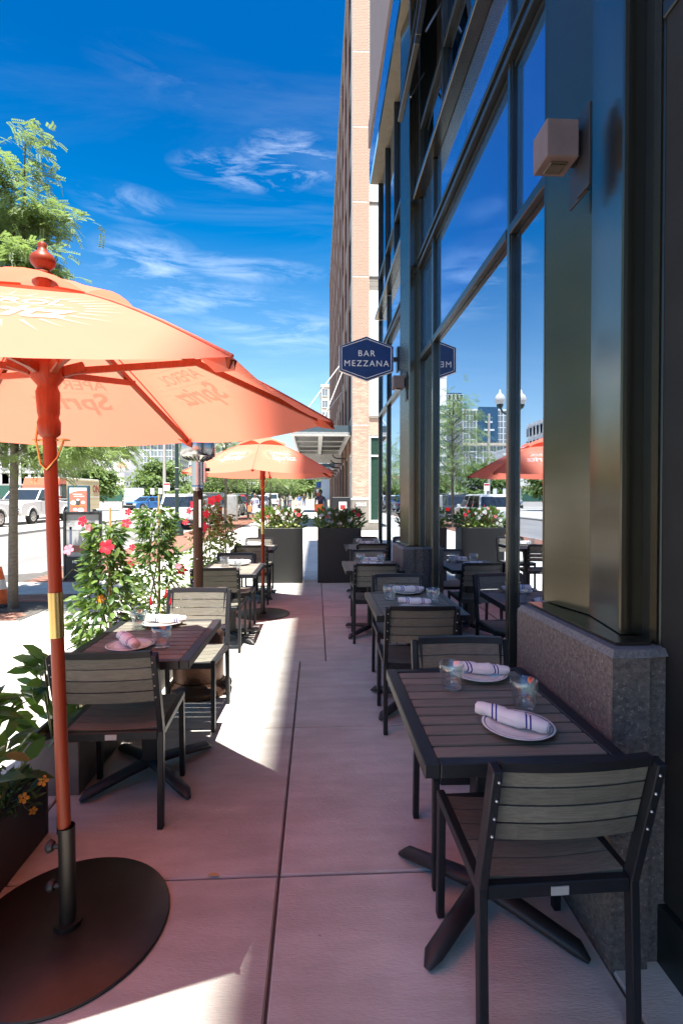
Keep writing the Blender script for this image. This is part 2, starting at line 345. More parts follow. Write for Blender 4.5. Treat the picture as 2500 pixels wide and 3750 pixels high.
def link(name, data, parent=None, loc=(0, 0, 0), rot=None, m=None, **props):
    if isinstance(data, MB): data = data.mesh(name)
    if data is not None and m is not None and len(data.materials) == 0:
        for q in (m if isinstance(m, (list, tuple)) else [m]): data.materials.append(MT[q] if isinstance(q, str) else q)
    o = bpy.data.objects.new(name, data); C.objects.link(o); o.location = loc
    if rot is not None: o.rotation_euler = rot
    if parent is not None: o.parent = parent; KIDS.setdefault(parent, []).append(o)
    for k, v in props.items(): o[k] = v
    return o
def thing(name, label, cat, loc=(0, 0, 0), rot=None, group=None, data=None, m=None):
    o = link(name, data, None, loc, rot, m); o['label'] = label; o['category'] = cat
    if group: o['group'] = group
    return o
def struct(name, data, m): return link(name, data, None, m=m, kind='structure')
def dup(o, loc=None, rot=None, label=None, parent=None):
    c = o.copy(); C.objects.link(c)
    if parent is not None: c.parent = parent; KIDS.setdefault(parent, []).append(c)
    if loc is not None: c.location = loc
    if rot is not None: c.rotation_euler = rot
    if label: c['label'] = label
    for k in KIDS.get(o, []): dup(k, parent=c)
    return c
TILT = math.atan(SL)
def on_slope(rz): return (Matrix.Rotation(TILT, 3, 'X') @ Matrix.Rotation(rz, 3, 'Z')).to_euler()
def bevelled(me, wd, seg=1):
    bm = bmesh.new(); bm.from_mesh(me); bmesh.ops.recalc_face_normals(bm, faces=bm.faces)
    bmesh.ops.bevel(bm, geom=bm.edges[:], offset=wd, segments=seg, affect='EDGES', clamp_overlap=True); bm.to_mesh(me); bm.free(); return me
_txt = {}
def text_mesh(s, size, ext=.002, shear=0, bold=0, align='CENTER', spacing=1.0):
    k = (s, size, ext, shear, bold, align, spacing)
    if k not in _txt:
        cu = bpy.data.curves.new('lettering', 'FONT'); cu.body = s; cu.size = size; cu.extrude = ext; cu.shear = shear; cu.offset = bold
        cu.align_x = align; cu.align_y = 'CENTER'; cu.space_character = spacing; cu.resolution_u = 3
        o = bpy.data.objects.new('lettering', cu); C.objects.link(o)
        dg = bpy.context.evaluated_depsgraph_get(); me = bpy.data.meshes.new_from_object(o.evaluated_get(dg))
        bpy.data.objects.remove(o); _txt[k] = me
    return _txt[k].copy()
def np_mesh(name, verts, faces, smooth=False):     # faces: (n,4) or (n,3) array
    me = bpy.data.meshes.new(name); verts = np.ascontiguousarray(verts, np.float32); faces = np.ascontiguousarray(faces, np.int32); n, k = faces.shape
    me.vertices.add(len(verts)); me.vertices.foreach_set('co', verts.ravel())
    me.loops.add(n*k); me.loops.foreach_set('vertex_index', faces.ravel())
    me.polygons.add(n); me.polygons.foreach_set('loop_start', np.arange(n, dtype=np.int32)*k); me.polygons.foreach_set('loop_total', np.full(n, k, np.int32))
    if smooth: me.polygons.foreach_set('use_smooth', np.ones(n, bool))
    me.update(calc_edges=True); return me
def rotmats(n, dirs, roll=None):
    """x axis of each template goes along dirs; roll about it (z up by default with jitter)"""
    d = dirs/np.linalg.norm(dirs, axis=1, keepdims=True)
    up = np.tile(np.array([[0, 0, 1.]]), (n, 1)); y = np.cross(up, d); ln = np.linalg.norm(y, axis=1, keepdims=True)
    y = np.where(ln < 1e-3, np.array([[0, 1., 0]]), y/np.maximum(ln, 1e-6)); z = np.cross(d, y)
    if roll is not None:
        c, s_ = np.cos(roll)[:, None], np.sin(roll)[:, None]; y, z = y*c+z*s_, z*c-y*s_
    return np.stack([d, y, z], 2)
def scatter(tv, tf, pos, mats, scale):
    n = len(pos); tv = np.asarray(tv); tf = np.asarray(tf); k = len(tv)
    v = np.einsum('nij,kj->nki', mats, tv)*np.asarray(scale).reshape(-1, 1, 1)+pos[:, None, :]
    f = (tf[None]+(np.arange(n)*k)[:, None, None]).reshape(-1, tf.shape[1]); return v.reshape(-1, 3), f
LEAF_V = np.array([(0, 0, 0), (.3, .17, .05), (.3, 0, 0), (.3, -.17, .05), (.68, .15, .02), (.68, 0, -.03), (.68, -.15, .02), (1, 0, -.10)])
LEAF_F = np.array([(0, 2, 1), (0, 3, 2), (1, 2, 5), (1, 5, 4), (2, 3, 6), (2, 6, 5), (4, 5, 7), (5, 6, 7)])
def leaf_template(wf=1.0, droop=1.0):
    v = LEAF_V.copy(); v[:, 1] *= wf; v[:, 2] *= droop; return v
def pinnate(npairs=7):
    vs = []; fs = []
    for i in range(npairs):
        t = .15+.85*i/npairs; zz = -.22*t*t
        for sgn in (1, -1):
            a = np.array([t, 0, zz]); dx = np.array([.10, .20*sgn, -.03]); px = np.array([.055, -.012*sgn, 0])
            o = len(vs); vs += [a, a+dx*.5+px, a+dx, a+dx*.5-px]; fs.append((o, o+1, o+2, o+3))
    return np.array(vs), np.array(fs)
PIN_V, PIN_F = pinnate()
PIN_S, PIN_SF = pinnate(4)

# ================================================================== THE GROUND
def ground_sheet(name, x0, x1, y0, y1, dz, m, ys=None):
    ys = sorted(set([y0, y1]+[y for y in (-29.4, 75) if y0 < y < y1])); v = []
    for y in ys: v += [(x0, y, gz(y)+dz), (x1, y, gz(y)+dz)]
    f = [(2*i, 2*i+1, 2*i+3, 2*i+2) for i in range(len(ys)-1)]
    return struct(name, MB().add(v, f), m)
ground_sheet('ground', -900, 900, -700, 1500, -.20, 'lot')
ground_sheet('road', -12.5, -5.55, -200, 700, -.13, 'asphalt')
ground_sheet('parking_lot', -120, -12.55, -150, 300, -.03, 'lot')
def slab_poly(poly, z0=-.14, dz=0):       # a prism whose top follows the slope
    n = len(poly); v = [(x, y, gz(y)+z0) for x, y in poly]+[(x, y, gz(y)+dz) for x, y in poly]
    return MB().add(v, [tuple(range(n, 2*n))]+[(i, (i+1) % n, n+(i+1) % n, n+i) for i in range(n)])
pave = struct('sidewalk', slab_poly([(-5.4, 10.9), (-4.75, 10.7), (-6.0, 10.0), (-9.2, 8.4), (-13.2, -28), (8, -28), (8, 22.4), (1.6, 22.4), (1.6, 74), (-5.4, 74)], -.3, -.012), 'joint')
def slab(x0, x1, y0, y1, m='concrete'):
    g = .005; x0 += g; x1 -= g; y0 += g; y1 -= g; cx_, cy_ = (x0+x1)/2, (y0+y1)/2; b = .006
    j = random.uniform(-.0015, .0015)
    top = [(x0+b, y0+b), (x1-b, y0+b), (x1-b, y1-b), (x0+b, y1-b)]; ed = [(x0, y0), (x1, y0), (x1, y1), (x0, y1)]
    v = [(x-cx_, y-cy_, SL*(y-cy_)+j) for x, y in top]+[(x-cx_, y-cy_, SL*(y-cy_)-.006+j) for x, y in ed]+[(x-cx_, y-cy_, SL*(y-cy_)-.05) for x, y in ed]
    f = [(0, 1, 2, 3)]+[(4+i, 4+(i+1) % 4, (i+1) % 4, i) for i in range(4)]+[(8+i, 8+(i+1) % 4, 4+(i+1) % 4, 4+i) for i in range(4)]
    return link('slab', MB().add(v, f), pave, (cx_, cy_, gz(cy_)), m=m)
nearX = [-3.55, -2.42, -1.28, -.147, .93]; ny = [-4.5, -3.2, -1.9, -.6, .70, 2.01, 3.31, 4.63]
farX = [-3.55, -2.36, -1.14, .087, 1.14]; fy = [4.63, 5.5, 6.36, 7.26, 8.15, 9.1, 10.2, 11.4, 12.7, 14.0, 15.4, 16.9, 18.5, 20.2, 22.2]
for i in range(len(nearX)-1):
    for j in range(len(ny)-1): slab(nearX[i], nearX[i+1], ny[j], ny[j+1])
for j in range(len(ny)-1): slab(.93, 1.16, ny[j], ny[j+1])
for i in range(len(farX)-1):
    for j in range(len(fy)-1): slab(farX[i], farX[i+1], fy[j], fy[j+1])
for j in range(5, len(fy)-1): slab(1.14, 2.6, fy[j], fy[j+1]); slab(2.6, 5.0, fy[j], fy[j+1])
fy2 = [22.2+1.6*i for i in range(36)]
for j in range(len(fy2)-1):
    for a, b in ((-3.55, -2.2), (-2.2, -.9), (-.9, .4), (.4, 1.6)): slab(a, b, fy2[j], fy2[j+1])
for y0, y1 in ((4.63, 6.3), (3.0, 4.63), (1.2, 3.0), (-1, 1.2)):
    for x0, x1 in ((-4.9, -3.55), (-6.3, -4.9), (-7.8, -6.3)): slab(x0, x1, y0, y1)
slab(-4.62, -3.55, 8.02, 9.1); slab(-6.0, -4.62, 8.02, 9.1); slab(-4.2, -3.55, 9.1, 10.2); slab(-4.2, -3.55, 10.2, 11.4)
# brick paving strip: pavers laid one by one
pv = MB().box(-.098, .098, -.047, .047, -.03, 0, .004).mesh('paver')
pv.materials.append(MT['paver'])
pav = struct('brick_paving', slab_poly([(-6.2, 6.33), (-3.58, 6.33), (-3.58, 8.0), (-6.2, 8.0)], -.05, -.008), 'joint')
pitpoly = (-4.45, -3.75, 6.75, 7.45)
spots = []
for ry in range(16):
    for rx in range(14):
        x = -6.15+rx*.2+(.1 if ry % 2 else 0); y = 6.39+ry*.1
        if x < -3.66 and not (pitpoly[0]-.02 < x < pitpoly[1]+.02 and pitpoly[2] < y < pitpoly[3]): spots.append((x, y))
for x, y in spots: link('paver', pv, pav, (x, y, gz(y)+random.uniform(-.002, .003)), (TILT+random.uniform(-.01, .01), random.uniform(-.01, .01), 0))
rest = MB()
for y in np.arange(9.16, 40, .1):
    for k in range(14):
        x = -5.3+k*.2+(.1 if int(round(y*10)) % 2 else 0)
        if (y < 11.3 and -4.3 < x) or x > -3.66 or (y < 10.9 and x < -5.0): continue
        rest.box(x-.096, x+.096, y-.046, y+.046, gz(y)-.02, gz(y)+random.uniform(0, .003))
struct('brick_strip_base', slab_poly([(-5.38, 9.11), (-3.56, 9.11), (-3.56, 60), (-5.38, 60)], -.05, -.006), 'joint')
link('brick_strip', rest, m='paver', kind='stuff', label='red brick paving strip running along the kerb')
link('soil_pit', MB().box(pitpoly[0], pitpoly[1], pitpoly[2], pitpoly[3], gz(7.1)-.05, gz(7.1)-.012), m='soil', kind='structure')
# kerbs
kb = struct('kerb', MB(), 'kerbstone')
def kerb_run(pts, wd=.16):
    for (x0, y0), (x1, y1) in zip(pts, pts[1:]):
        n = max(1, int(math.hypot(x1-x0, y1-y0)/2.4))
        for i in range(n):
            a = (x0+(x1-x0)*i/n, y0+(y1-y0)*i/n); b = (x0+(x1-x0)*(i+.995)/n, y0+(y1-y0)*(i+.995)/n)
            link('kerb_stone', MB().bar((a[0], a[1], gz(a[1])-.10), (b[0], b[1], gz(b[1])-.10), .20, wd, (0, 0, 1) if abs(x1-x0) < .5 else (0, 0, 1), .01), kb, m='kerbstone')
kerb_run([(-5.48, 10.95), (-5.48, 60)]); kerb_run([(-9.2, 8.4), (-6.0, 10.02), (-4.78, 10.72), (-5.48, 10.95)]); kerb_run([(-12.5, 5), (-12.5, 70)])
link('far_sidewalk', slab_poly([(-14.9, -20), (-12.6, -20), (-12.6, 74), (-14.9, 74)], -.1, -.005), m='lot', kind='structure')

# ================================================================== THE RESTAURANT BUILDING (right)
XG = 1.144
bar_b = thing('restaurant_building', 'glass and bronze clad restaurant building with granite column bases along the right of the sidewalk', 'building')
def bp(name, mb, m, **k): return link(name, mb, bar_b, m=m, **k)
cols = [(-2.33, 0), (1.55, 0), (5.43, -.03)]
for y0, dx in cols:
    bp('granite_base', MB().prism([(.925, y0), (1.045, y0), (1.045, y0+.025), (1.20, y0+.025), (1.20, y0+.76), (.925, y0+.76)], -.2, 1.018), 'granite')
    bp('granite_cap', MB().add([(.925, y0, 1.0185), (1.045, y0, 1.0185), (1.20, y0+.025, 1.0185), (1.20, y0+.76, 1.0185), (.925, y0+.76, 1.0185), (.940, y0+.016, 1.04), (1.05, y0+.016, 1.04), (1.2, y0+.04, 1.04), (1.2, y0+.745, 1.04), (.940, y0+.745, 1.04)],
       [(0, 1, 6, 5), (1, 2, 7, 6), (3, 4, 9, 8), (4, 0, 5, 9), (5, 6, 7, 8, 9)]), 'granitetop')
    x = dx
    bp('flashing', MB().prism([(.972, y0+.06), (1.09, y0+.06), (1.14, y0+.12), (1.14, y0+.755), (.972, y0+.755)], 1.043, 1.052), 'bronze')
    pts = [(1.16, y0+.10), (1.141+x, y0+.10), (1.141+x, y0+.157), (1.041+x, y0+.147), (1.10+x, y0+.46), (1.046+x, y0+.772), (1.16, y0+.775)]
    for (a, b) in zip(pts[1:-1], pts[2:]):
        d = Vector((b[0]-a[0], b[1]-a[1])).normalized(); nrm = Vector((d.y, -d.x))*.012
        poly = [a, b, (b[0]+nrm.x+0, b[1]+nrm.y), (a[0]+nrm.x, a[1]+nrm.y)]
        for z0, z1 in ((1.056, 4.10), (4.106, 7.19)): bp('column_panel', MB().prism(poly, z0, z1), 'bronze')
    bp('column_core', MB().box(1.12+max(x, -.0), 1.3, y0+.11, y0+.76, 1.0, 7.2), 'mullion')
def bay(ya, yb, mull, awn=None):
    ys = [ya]+mull+[yb]
    for i, y in enumerate(ys):
        wd = .046
        bp('mullion', MB().box(XG-.028, XG+.09, y-wd/2, y+wd/2, .02, 4.78, .004), 'mullion')
        bp('mullion_cap', MB().box(XG-.036, XG-.029, y-wd/2+.006, y+wd/2-.006, .02, 4.78), 'bronze')
    for a, b in zip(ys, ys[1:]):
        a_, b_ = a+.026, b-.026
        bp('window_pane', MB().box(XG, XG+.012, a_, b_, .22, 3.045), 'glass')
        bp('sill', MB().box(XG-.05, XG+.08, a_, b_, .02, .215, .004), 'mullion')
        bp('transom', MB().box(XG-.04, XG+.08, a_, b_, 3.05, 3.105, .004), 'mullion')
        bp('spandrel_panel', MB().box(XG+.004, XG+.05, a_, b_, 3.11, 4.035), 'spandrel')
        for nm, q in (('gasket', .012), ):
            bp('spandrel_frame', MB().box(XG-.012, XG+.003, a_, b_, 3.998, 4.03), 'mullion'); bp('spandrel_frame', MB().box(XG-.012, XG+.003, a_, b_, 3.115, 3.145), 'mullion')
    bp('band_transom', MB().box(XG-.055, XG+.08, ya-.02, yb+.02, 4.04, 4.075, .004).box(XG-.02, XG+.08, ya-.02, yb+.02, 4.08, 4.13).box(XG-.055, XG+.08, ya-.02, yb+.02, 4.135, 4.17, .004), 'mullion')
    n = max(1, round((yb-ya)/1.6))
    for i in range(n):
        a = ya+(yb-ya)*i/n; b = ya+(yb-ya)*(i+1)/n
        bp('spandrel_panel', MB().box(XG+.004, XG+.05, a+.004, b-.004, 4.18, 4.78), 'spandrel')
    bp('ledge', MB().box(XG-.10, XG+.08, ya-.02, yb+.02, 4.79, 4.85, .006), 'bronze')
    m2 = [ya+.03, ya+(yb-ya)*.36, ya+(yb-ya)*.68, yb-.03]
    for y in m2: bp('mullion', MB().box(XG-.045, XG+.06, y-.025, y+.025, 4.86, 7.18, .004), 'mullion')
    for a, b in zip(m2, m2[1:]):
        bp('upper_pane', MB().box(XG, XG+.012, a+.03, b-.03, 4.9, 5.47), 'darkglass')
        bp('transom', MB().box(XG-.04, XG+.06, a+.026, b-.026, 5.48, 5.54, .004), 'mullion')
        if awn and a <= awn < b:
            sash = bp('open_sash', MB().box(-.03, .02, a+.03, b-.03, -1.55, -1.47, .004).box(-.03, .02, a+.03, b-.03, -.05, 0, .004).box(-.03, .02, a+.03, a+.09, -1.465, -.055, .004).box(-.03, .02, b-.09, b-.03, -1.465, -.055, .004), 'bronze', loc=(XG-.01, 0, 7.08), rot=(0, R(9), 0))
            link('pane', MB().box(-.012, .0, a+.095, b-.095, -1.465, -.055), sash, m='darkglass')
            bp('stay_arm', MB().bar((XG-.02, b-.12, 6.0), (XG-.16, b-.12, 5.75), .02, .012), 'steel')
            bp('stay_arm', MB().bar((XG-.02, a+.12, 6.0), (XG-.16, a+.12, 5.75), .02, .012), 'steel')
        else: bp('upper_pane', MB().box(XG, XG+.012, a+.03, b-.03, 5.55, 7.15), 'darkglass')
bp('added_dark_panel', MB().box(XG-.03, XG+.085, .95, 1.60, .22, 4.03, .004), 'enddark'); bay(-1.53, 1.63, [-.1, .9]); bay(2.335, 5.50, [2.93, 4.87], 4.6); bay(6.22, 9.12, [8.05])  # opaque panel added over the glass to darken the column face's reflection
bp('soffit', MB().box(.965, 1.30, -16, 4.2, 7.2, 7.26).box(.965, 1.30, 4.21, 9.15, 7.2, 7.26), 'soffit')
bp('soffit_rib', MB().box(1.19, 1.215, -16, 9.14, 7.17, 7.198), 'bronze')
bp('fascia_panel', MB().box(.945, .964, -16, 3.0, 7.2, 7.70).box(.945, .964, 3.01, 9.15, 7.2, 7.70), 'spandrel')
bp('fascia_gap', MB().box(1.0, 1.3, -16, 9.14, 7.27, 7.82), 'blacktrim')
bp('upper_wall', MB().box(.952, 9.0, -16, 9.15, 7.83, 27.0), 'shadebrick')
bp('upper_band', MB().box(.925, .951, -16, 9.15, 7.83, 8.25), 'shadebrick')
bp('parapet', MB().box(.90, 9.02, -16.02, 9.17, 27.01, 27.5), 'stonebase')
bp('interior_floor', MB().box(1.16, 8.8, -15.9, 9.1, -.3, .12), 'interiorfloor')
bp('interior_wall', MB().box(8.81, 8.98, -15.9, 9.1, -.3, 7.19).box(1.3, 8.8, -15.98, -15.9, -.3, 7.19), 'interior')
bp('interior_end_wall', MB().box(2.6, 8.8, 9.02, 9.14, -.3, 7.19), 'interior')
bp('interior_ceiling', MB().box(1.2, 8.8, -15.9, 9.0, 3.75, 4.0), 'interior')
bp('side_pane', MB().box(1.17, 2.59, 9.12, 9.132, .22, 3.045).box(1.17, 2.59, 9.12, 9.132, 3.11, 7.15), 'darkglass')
bp('plain_wall', MB().box(1.10, 1.3, -16, -2.34, -.5, 7.19), 'bronze')
bp('interior_counter', MB().box(4.6, 5.2, -1, 8.0, .12, 1.15, .02), 'interiorfloor')
bp('window_lettering', text_mesh('NA', .075, .0005, spacing=1.35), 'white', loc=(XG-.003, 3.83, 1.86), rot=(PI/2, 0, -PI/2))
# sconces
def sconce(y, label):
    t = thing('wall_sconce', label, 'wall light', (0, y, 2.905), group='square sconces on the bronze columns')
    link('lamp_housing', MB().box(.878, 1.005, 0, .125, -.072, .072, .004), t, m='sconce')
    link('lens_frame', MB().box(.908, .975, .03, .10, -.0785, -.0725, .002), t, m='bronze'); link('lens', MB().box(.916, .967, .038, .092, -.0815, -.079), t, m='lens')
    link('arm', MB().box(1.006, 1.05, .03, .10, -.05, .05), t, m='frame'); link('back_plate', MB().box(1.022, 1.034, -.04, .055, -.20, .11, .002), t, m='blacktrim'); link('back_plate', MB().box(1.036, 1.046, .0, .14, -.20, .11, .002), t, m='blacktrim')
    return t
sconce(1.93, 'square grey sconce on the big bronze column nearest the camera'); sconce(5.82, 'square sconce on the second bronze column, just below the hexagonal sign')
# hanging sign
sg = thing('hexagon_sign', 'navy hexagonal blade sign with white border reading BAR MEZZANA', 'sign', (.70, 7.18, 3.54))
W2, H2 = .373, .305
def hexp(k): return [(W2*k, H2*.55*k), (0, H2*k), (-W2*k, H2*.55*k), (-W2*k, -H2*.55*k), (0, -H2*k), (W2*k, -H2*.55*k)]
def inset(d):
    return [(W2-d, H2*.55-d*.55), (0, H2-d*1.15), (-W2+d, H2*.55-d*.55), (-W2+d, -H2*.55+d*.55), (0, -H2+d*1.15), (W2-d, -H2*.55+d*.55)]
link('sign_panel', MB().prism([(x, z) for x, z in inset(0)], -.035, .035, 'y'), sg, m='signblue')
link('rim', MB().prism([(x*1.018, z*1.018) for x, z in inset(0)], -.028, .028, 'y'), sg, m='white')
for s_ in (-1, 1):
    a, b = inset(.022), inset(.030); v = [(x, s_*.0375, z) for x, z in a+b]
    link('border', MB().add(v, [(i, (i+1) % 6, 6+(i+1) % 6, 6+i) for i in range(6)]), sg, m='white')
    for s, z, sz in (('BAR', .068, .118), ('MEZZANA', -.072, .118)):
        link('lettering', text_mesh(s, sz, .0015, spacing=1.22), sg, (0, s_*.0375, z), (PI/2, 0, 0 if s_ < 0 else PI), m='white')
link('bracket', MB().box(.375, .44, -.02, .02, -.03, .03).box(.43, .445, -.06, .06, -.17, .17), sg, m='frame')

# ================================================================== THE BRICK BUILDING AT NUMBER 2015
YB = 22.5; XB = 1.60; XP = 2.33
bb = thing('brick_building', 'tall tan brick building numbered 2015 with white panels beside its pier, beyond the restaurant', 'building')
b_ = lambda name, mb, m, **k: link(name, mb, bb, m=m, **k)
b_('pier_core', MB().box(XB+.012, XP-.001, YB+.012, YB+1.2, 1.80, 27.6), 'brickmortar')
b_('pier_base', MB().box(XB-.03, XP, YB-.02, YB+1.2, -.1, 1.72), 'stonebase'); b_('pier_band', MB().box(XB-.04, XP, YB-.03, YB+1.2, 1.722, 1.80), 'white')
b_('house_number', text_mesh('2015', .215, .008, 0, .006, spacing=1.08), 'white', loc=(1.975, YB-.03, 1.50), rot=(PI/2, 0, 0))
bw, bh = .203, .0677; bm_ = MB().box(0, bw-.01, 0, .03, 0, bh-.010).mesh('brick'); bm_.materials.append(MT['brick'])
bcut = MB(); rows = int((27.6-1.82)/bh); cnt = 0
for r_ in range(rows):
    z = 1.81+r_*bh; off = (r_ % 2)*bw/2; x = XB-off
    if r_ % 48 == 47: continue
    while x < XP-.02:
        a = max(x, XB); b = min(x+bw-.01, XP-.002)
        if b-a > .03:
            if b-a > bw-.02 and cnt < 290: link('brick', bm_, bb, (a, YB+random.uniform(-.002, .003), z)); cnt += 1
            else: bcut.box(a, b, YB+random.uniform(0, .004), YB+.03, z, z+bh-.010)
        x += bw
o = b_('brickwork', bcut, 'brick'); o['kind'] = 'stuff'
# side return beyond the pier: window, brick, white panels
b_('recess_core', MB().box(XP+.001, 7.5, YB+.10, YB+1.2, -.1, 26.5), 'stonebase')
b_('recess_base', MB().box(XP+.002, 7.5, YB+.04, YB+.099, -.1, .70), 'stonebase')
for xa in (XP+.002, XP+1.3, XP+2.6): 
    wn = b_('window', MB().box(xa, xa+.07, YB+.03, YB+.098, .70, 4.56).box(xa+1.2, xa+1.27, YB+.03, YB+.098, .70, 4.56).box(xa+.071, xa+1.199, YB+.03, YB+.098, 4.46, 4.56).box(xa+.071, xa+1.199, YB+.03, YB+.098, 3.62, 3.70).box(xa+.071, xa+1.199, YB+.03, YB+.098, .70, .82), 'whiteframe')
    link('pane', MB().box(xa+.072, xa+1.198, YB+.07, YB+.08, .83, 3.61).box(xa+.072, xa+1.198, YB+.07, YB+.08, 3.71, 4.45), wn, m='greenglass')
b_('recess_brick', MB().box(XP+.002, 7.5, YB+.02, YB+.099, 4.57, 5.30), 'brick'); b_('cornice', MB().box(XP+.002, 7.5, YB-.03, YB+.099, 5.305, 5.42), 'stonebase')
z = 5.43
while z < 15.9:
    for xa, xb in ((XP+.003, XP+1.0), (XP+1.01, XP+2.2), (XP+2.21, XP+3.6)):
        if abs(z-11.1) < .32 or abs(z-14.4) < .32:
            b_('reveal_band', MB().box(xa, xb, YB+.07, YB+.098, z, z+.20), 'stonebase')
        else: b_('white_panel', MB().box(xa, xb, YB+.03, YB+.098, z, z+.598), 'whitepanel')
    z += .21 if (abs(z-11.1) < .32 or abs(z-14.4) < .32) else .61
# street front, receding: brick piers, strip windows floor by floor
YE = 62.0
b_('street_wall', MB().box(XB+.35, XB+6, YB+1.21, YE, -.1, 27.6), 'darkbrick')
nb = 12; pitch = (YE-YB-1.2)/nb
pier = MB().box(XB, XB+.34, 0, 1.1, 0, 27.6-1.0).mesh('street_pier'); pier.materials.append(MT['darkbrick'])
winm = MB(); winm.box(XB+.06, XB+.34, .0, .05, 0, 2.3).box(XB+.06, XB+.34, pitch-1.16, pitch-1.11, 0, 2.3).box(XB+.06, XB+.34, .051, pitch-1.161, 2.22, 2.3).box(XB+.06, XB+.34, .051, pitch-1.161, 0, .08).box(XB+.06, XB+.34, pitch/2-.56-.025, pitch/2-.56+.025, .081, 2.219)
winm.cur = 1; winm.box(XB+.10, XB+.12, .051, pitch-1.161, .081, 2.219)
wme = winm.mesh('window'); wme.materials.append(MT['mullion']); wme.materials.append(MT['blueglass'])
spm = MB().box(XB+.04, XB+.345, .0, pitch-1.11, 0, .96).mesh('panel'); spm.materials.append(MT['soffit'])
gfm = MB(); gfm.box(XB+.06, XB+.34, .1, .18, 0, 3.4).box(XB+.06, XB+.34, pitch-1.28, pitch-1.2, 0, 3.4).box(XB+.06, XB+.34, .181, pitch-1.281, 3.3, 3.4).box(XB+.06, XB+.34, .181, pitch-1.281, 2.5, 2.58); gfm.cur = 1; gfm.box(XB+.10, XB+.12, .181, pitch-1.281, 0, 3.3)
gme = gfm.mesh('shop_window'); gme.materials.append(MT['whiteframe']); gme.materials.append(MT['greenglass'])
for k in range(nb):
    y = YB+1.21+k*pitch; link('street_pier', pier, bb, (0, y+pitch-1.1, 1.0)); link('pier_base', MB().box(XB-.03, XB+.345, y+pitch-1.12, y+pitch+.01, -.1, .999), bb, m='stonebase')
    link('shop_window', gme, bb, (0, y, gz(y)+.15))
    for fl in range(7):
        link('window', wme, bb, (0, y, 5.6+fl*3.27)); link('panel', spm, bb, (0, y, 5.6-.965+fl*3.27))
b_('roof_edge', MB().box(XB-.05, XB+6, YB-.04, YE+.05, 27.61, 28.0), 'stonebase')
# gooseneck wall lamps between the shop windows
gl = MB().tube([(XB-.05, 0, 0), (XB-.05, 0, 2.6), (XB-.12, 0, 2.75), (XB-.3, 0, 2.78), (XB-.55, 0, 2.78), (XB-.72, 0, 2.86), (XB-.76, 0, 2.98)], .035, 8).mesh('gooseneck_arm'); gl.materials.append(MT['frame'])
for k in range(6): link('gooseneck_lamp', gl, bb, (0, YB+1.2+pitch-.55+k*pitch, 1.1))
# steel canopies
def canopy(y0, y1, label, nsl):
    x0, x1, z0, z1 = -1.14, XB-.04, 4.66+(y0-23.4)*.0, 5.10
    t = thing('entrance_canopy', label, 'canopy', (0, y0, z0), group='steel canopies on the brick building'); dy = y1-y0
    link('front_fascia', MB().box(x0, x1, 0, .08, .16, .45, .004), t, m='slate'); link('front_channel', MB().box(x0+.02, x1-.02, -.005, .10, .02, .157), t, m='galv'); link('front_lip', MB().box(x0-.03, x1, -.03, .14, 0, .018), t, m='whiteframe')
    for x in (x0, x1-.12): link('edge_beam', MB().box(x, x+.12, .15, dy, .0, .28), t, m='whiteframe')
    link('centre_beam', MB().box(.10, .30, .15, dy, .0, .2), t, m='whiteframe')
    for i in range(nsl): 
        y = .6+(dy-.8)*i/max(1, nsl-1); link('purlin', MB().box(x0+.121, .099, y, y+.05, .03, .09).box(.301, x1-.121, y, y+.05, .03, .09), t, m='whiteframe')
    link('roof_deck', MB().box(x0+.121, x1, .11, dy, .29, .32), t, m='blacktrim'); link('back_fascia', MB().box(x0, x1, dy, dy+.06, -.5, .45), t, m='whitepanel')
    return t
canopy(23.4, 32.7, 'steel canopy with slatted underside over the sidewalk, nearest one on the brick building', 5)
canopy(45, 54, 'second steel canopy farther along the brick building', 6)
for (a, b) in (((-1.0, 23.6, 5.1), (XB, 23.6, 8.6)), ((-1.0, 32.4, 5.1), (XB, 32.4, 8.6)), ((.2, 23.6, 5.1), (XB, 23.6, 8.6))):
    thing('canopy_rod', {(-1.0, 23.6): 'thin tie rod at the outer front corner of the slatted canopy', (-1.0, 32.4): 'thin tie rod at the outer far corner of the slatted canopy'}.get(a[:2], 'short tie rod near the middle of the slatted canopy front'), 'rod', group='tie rods of the canopy', data=MB().tube([a, b], .025, 6), m='white')

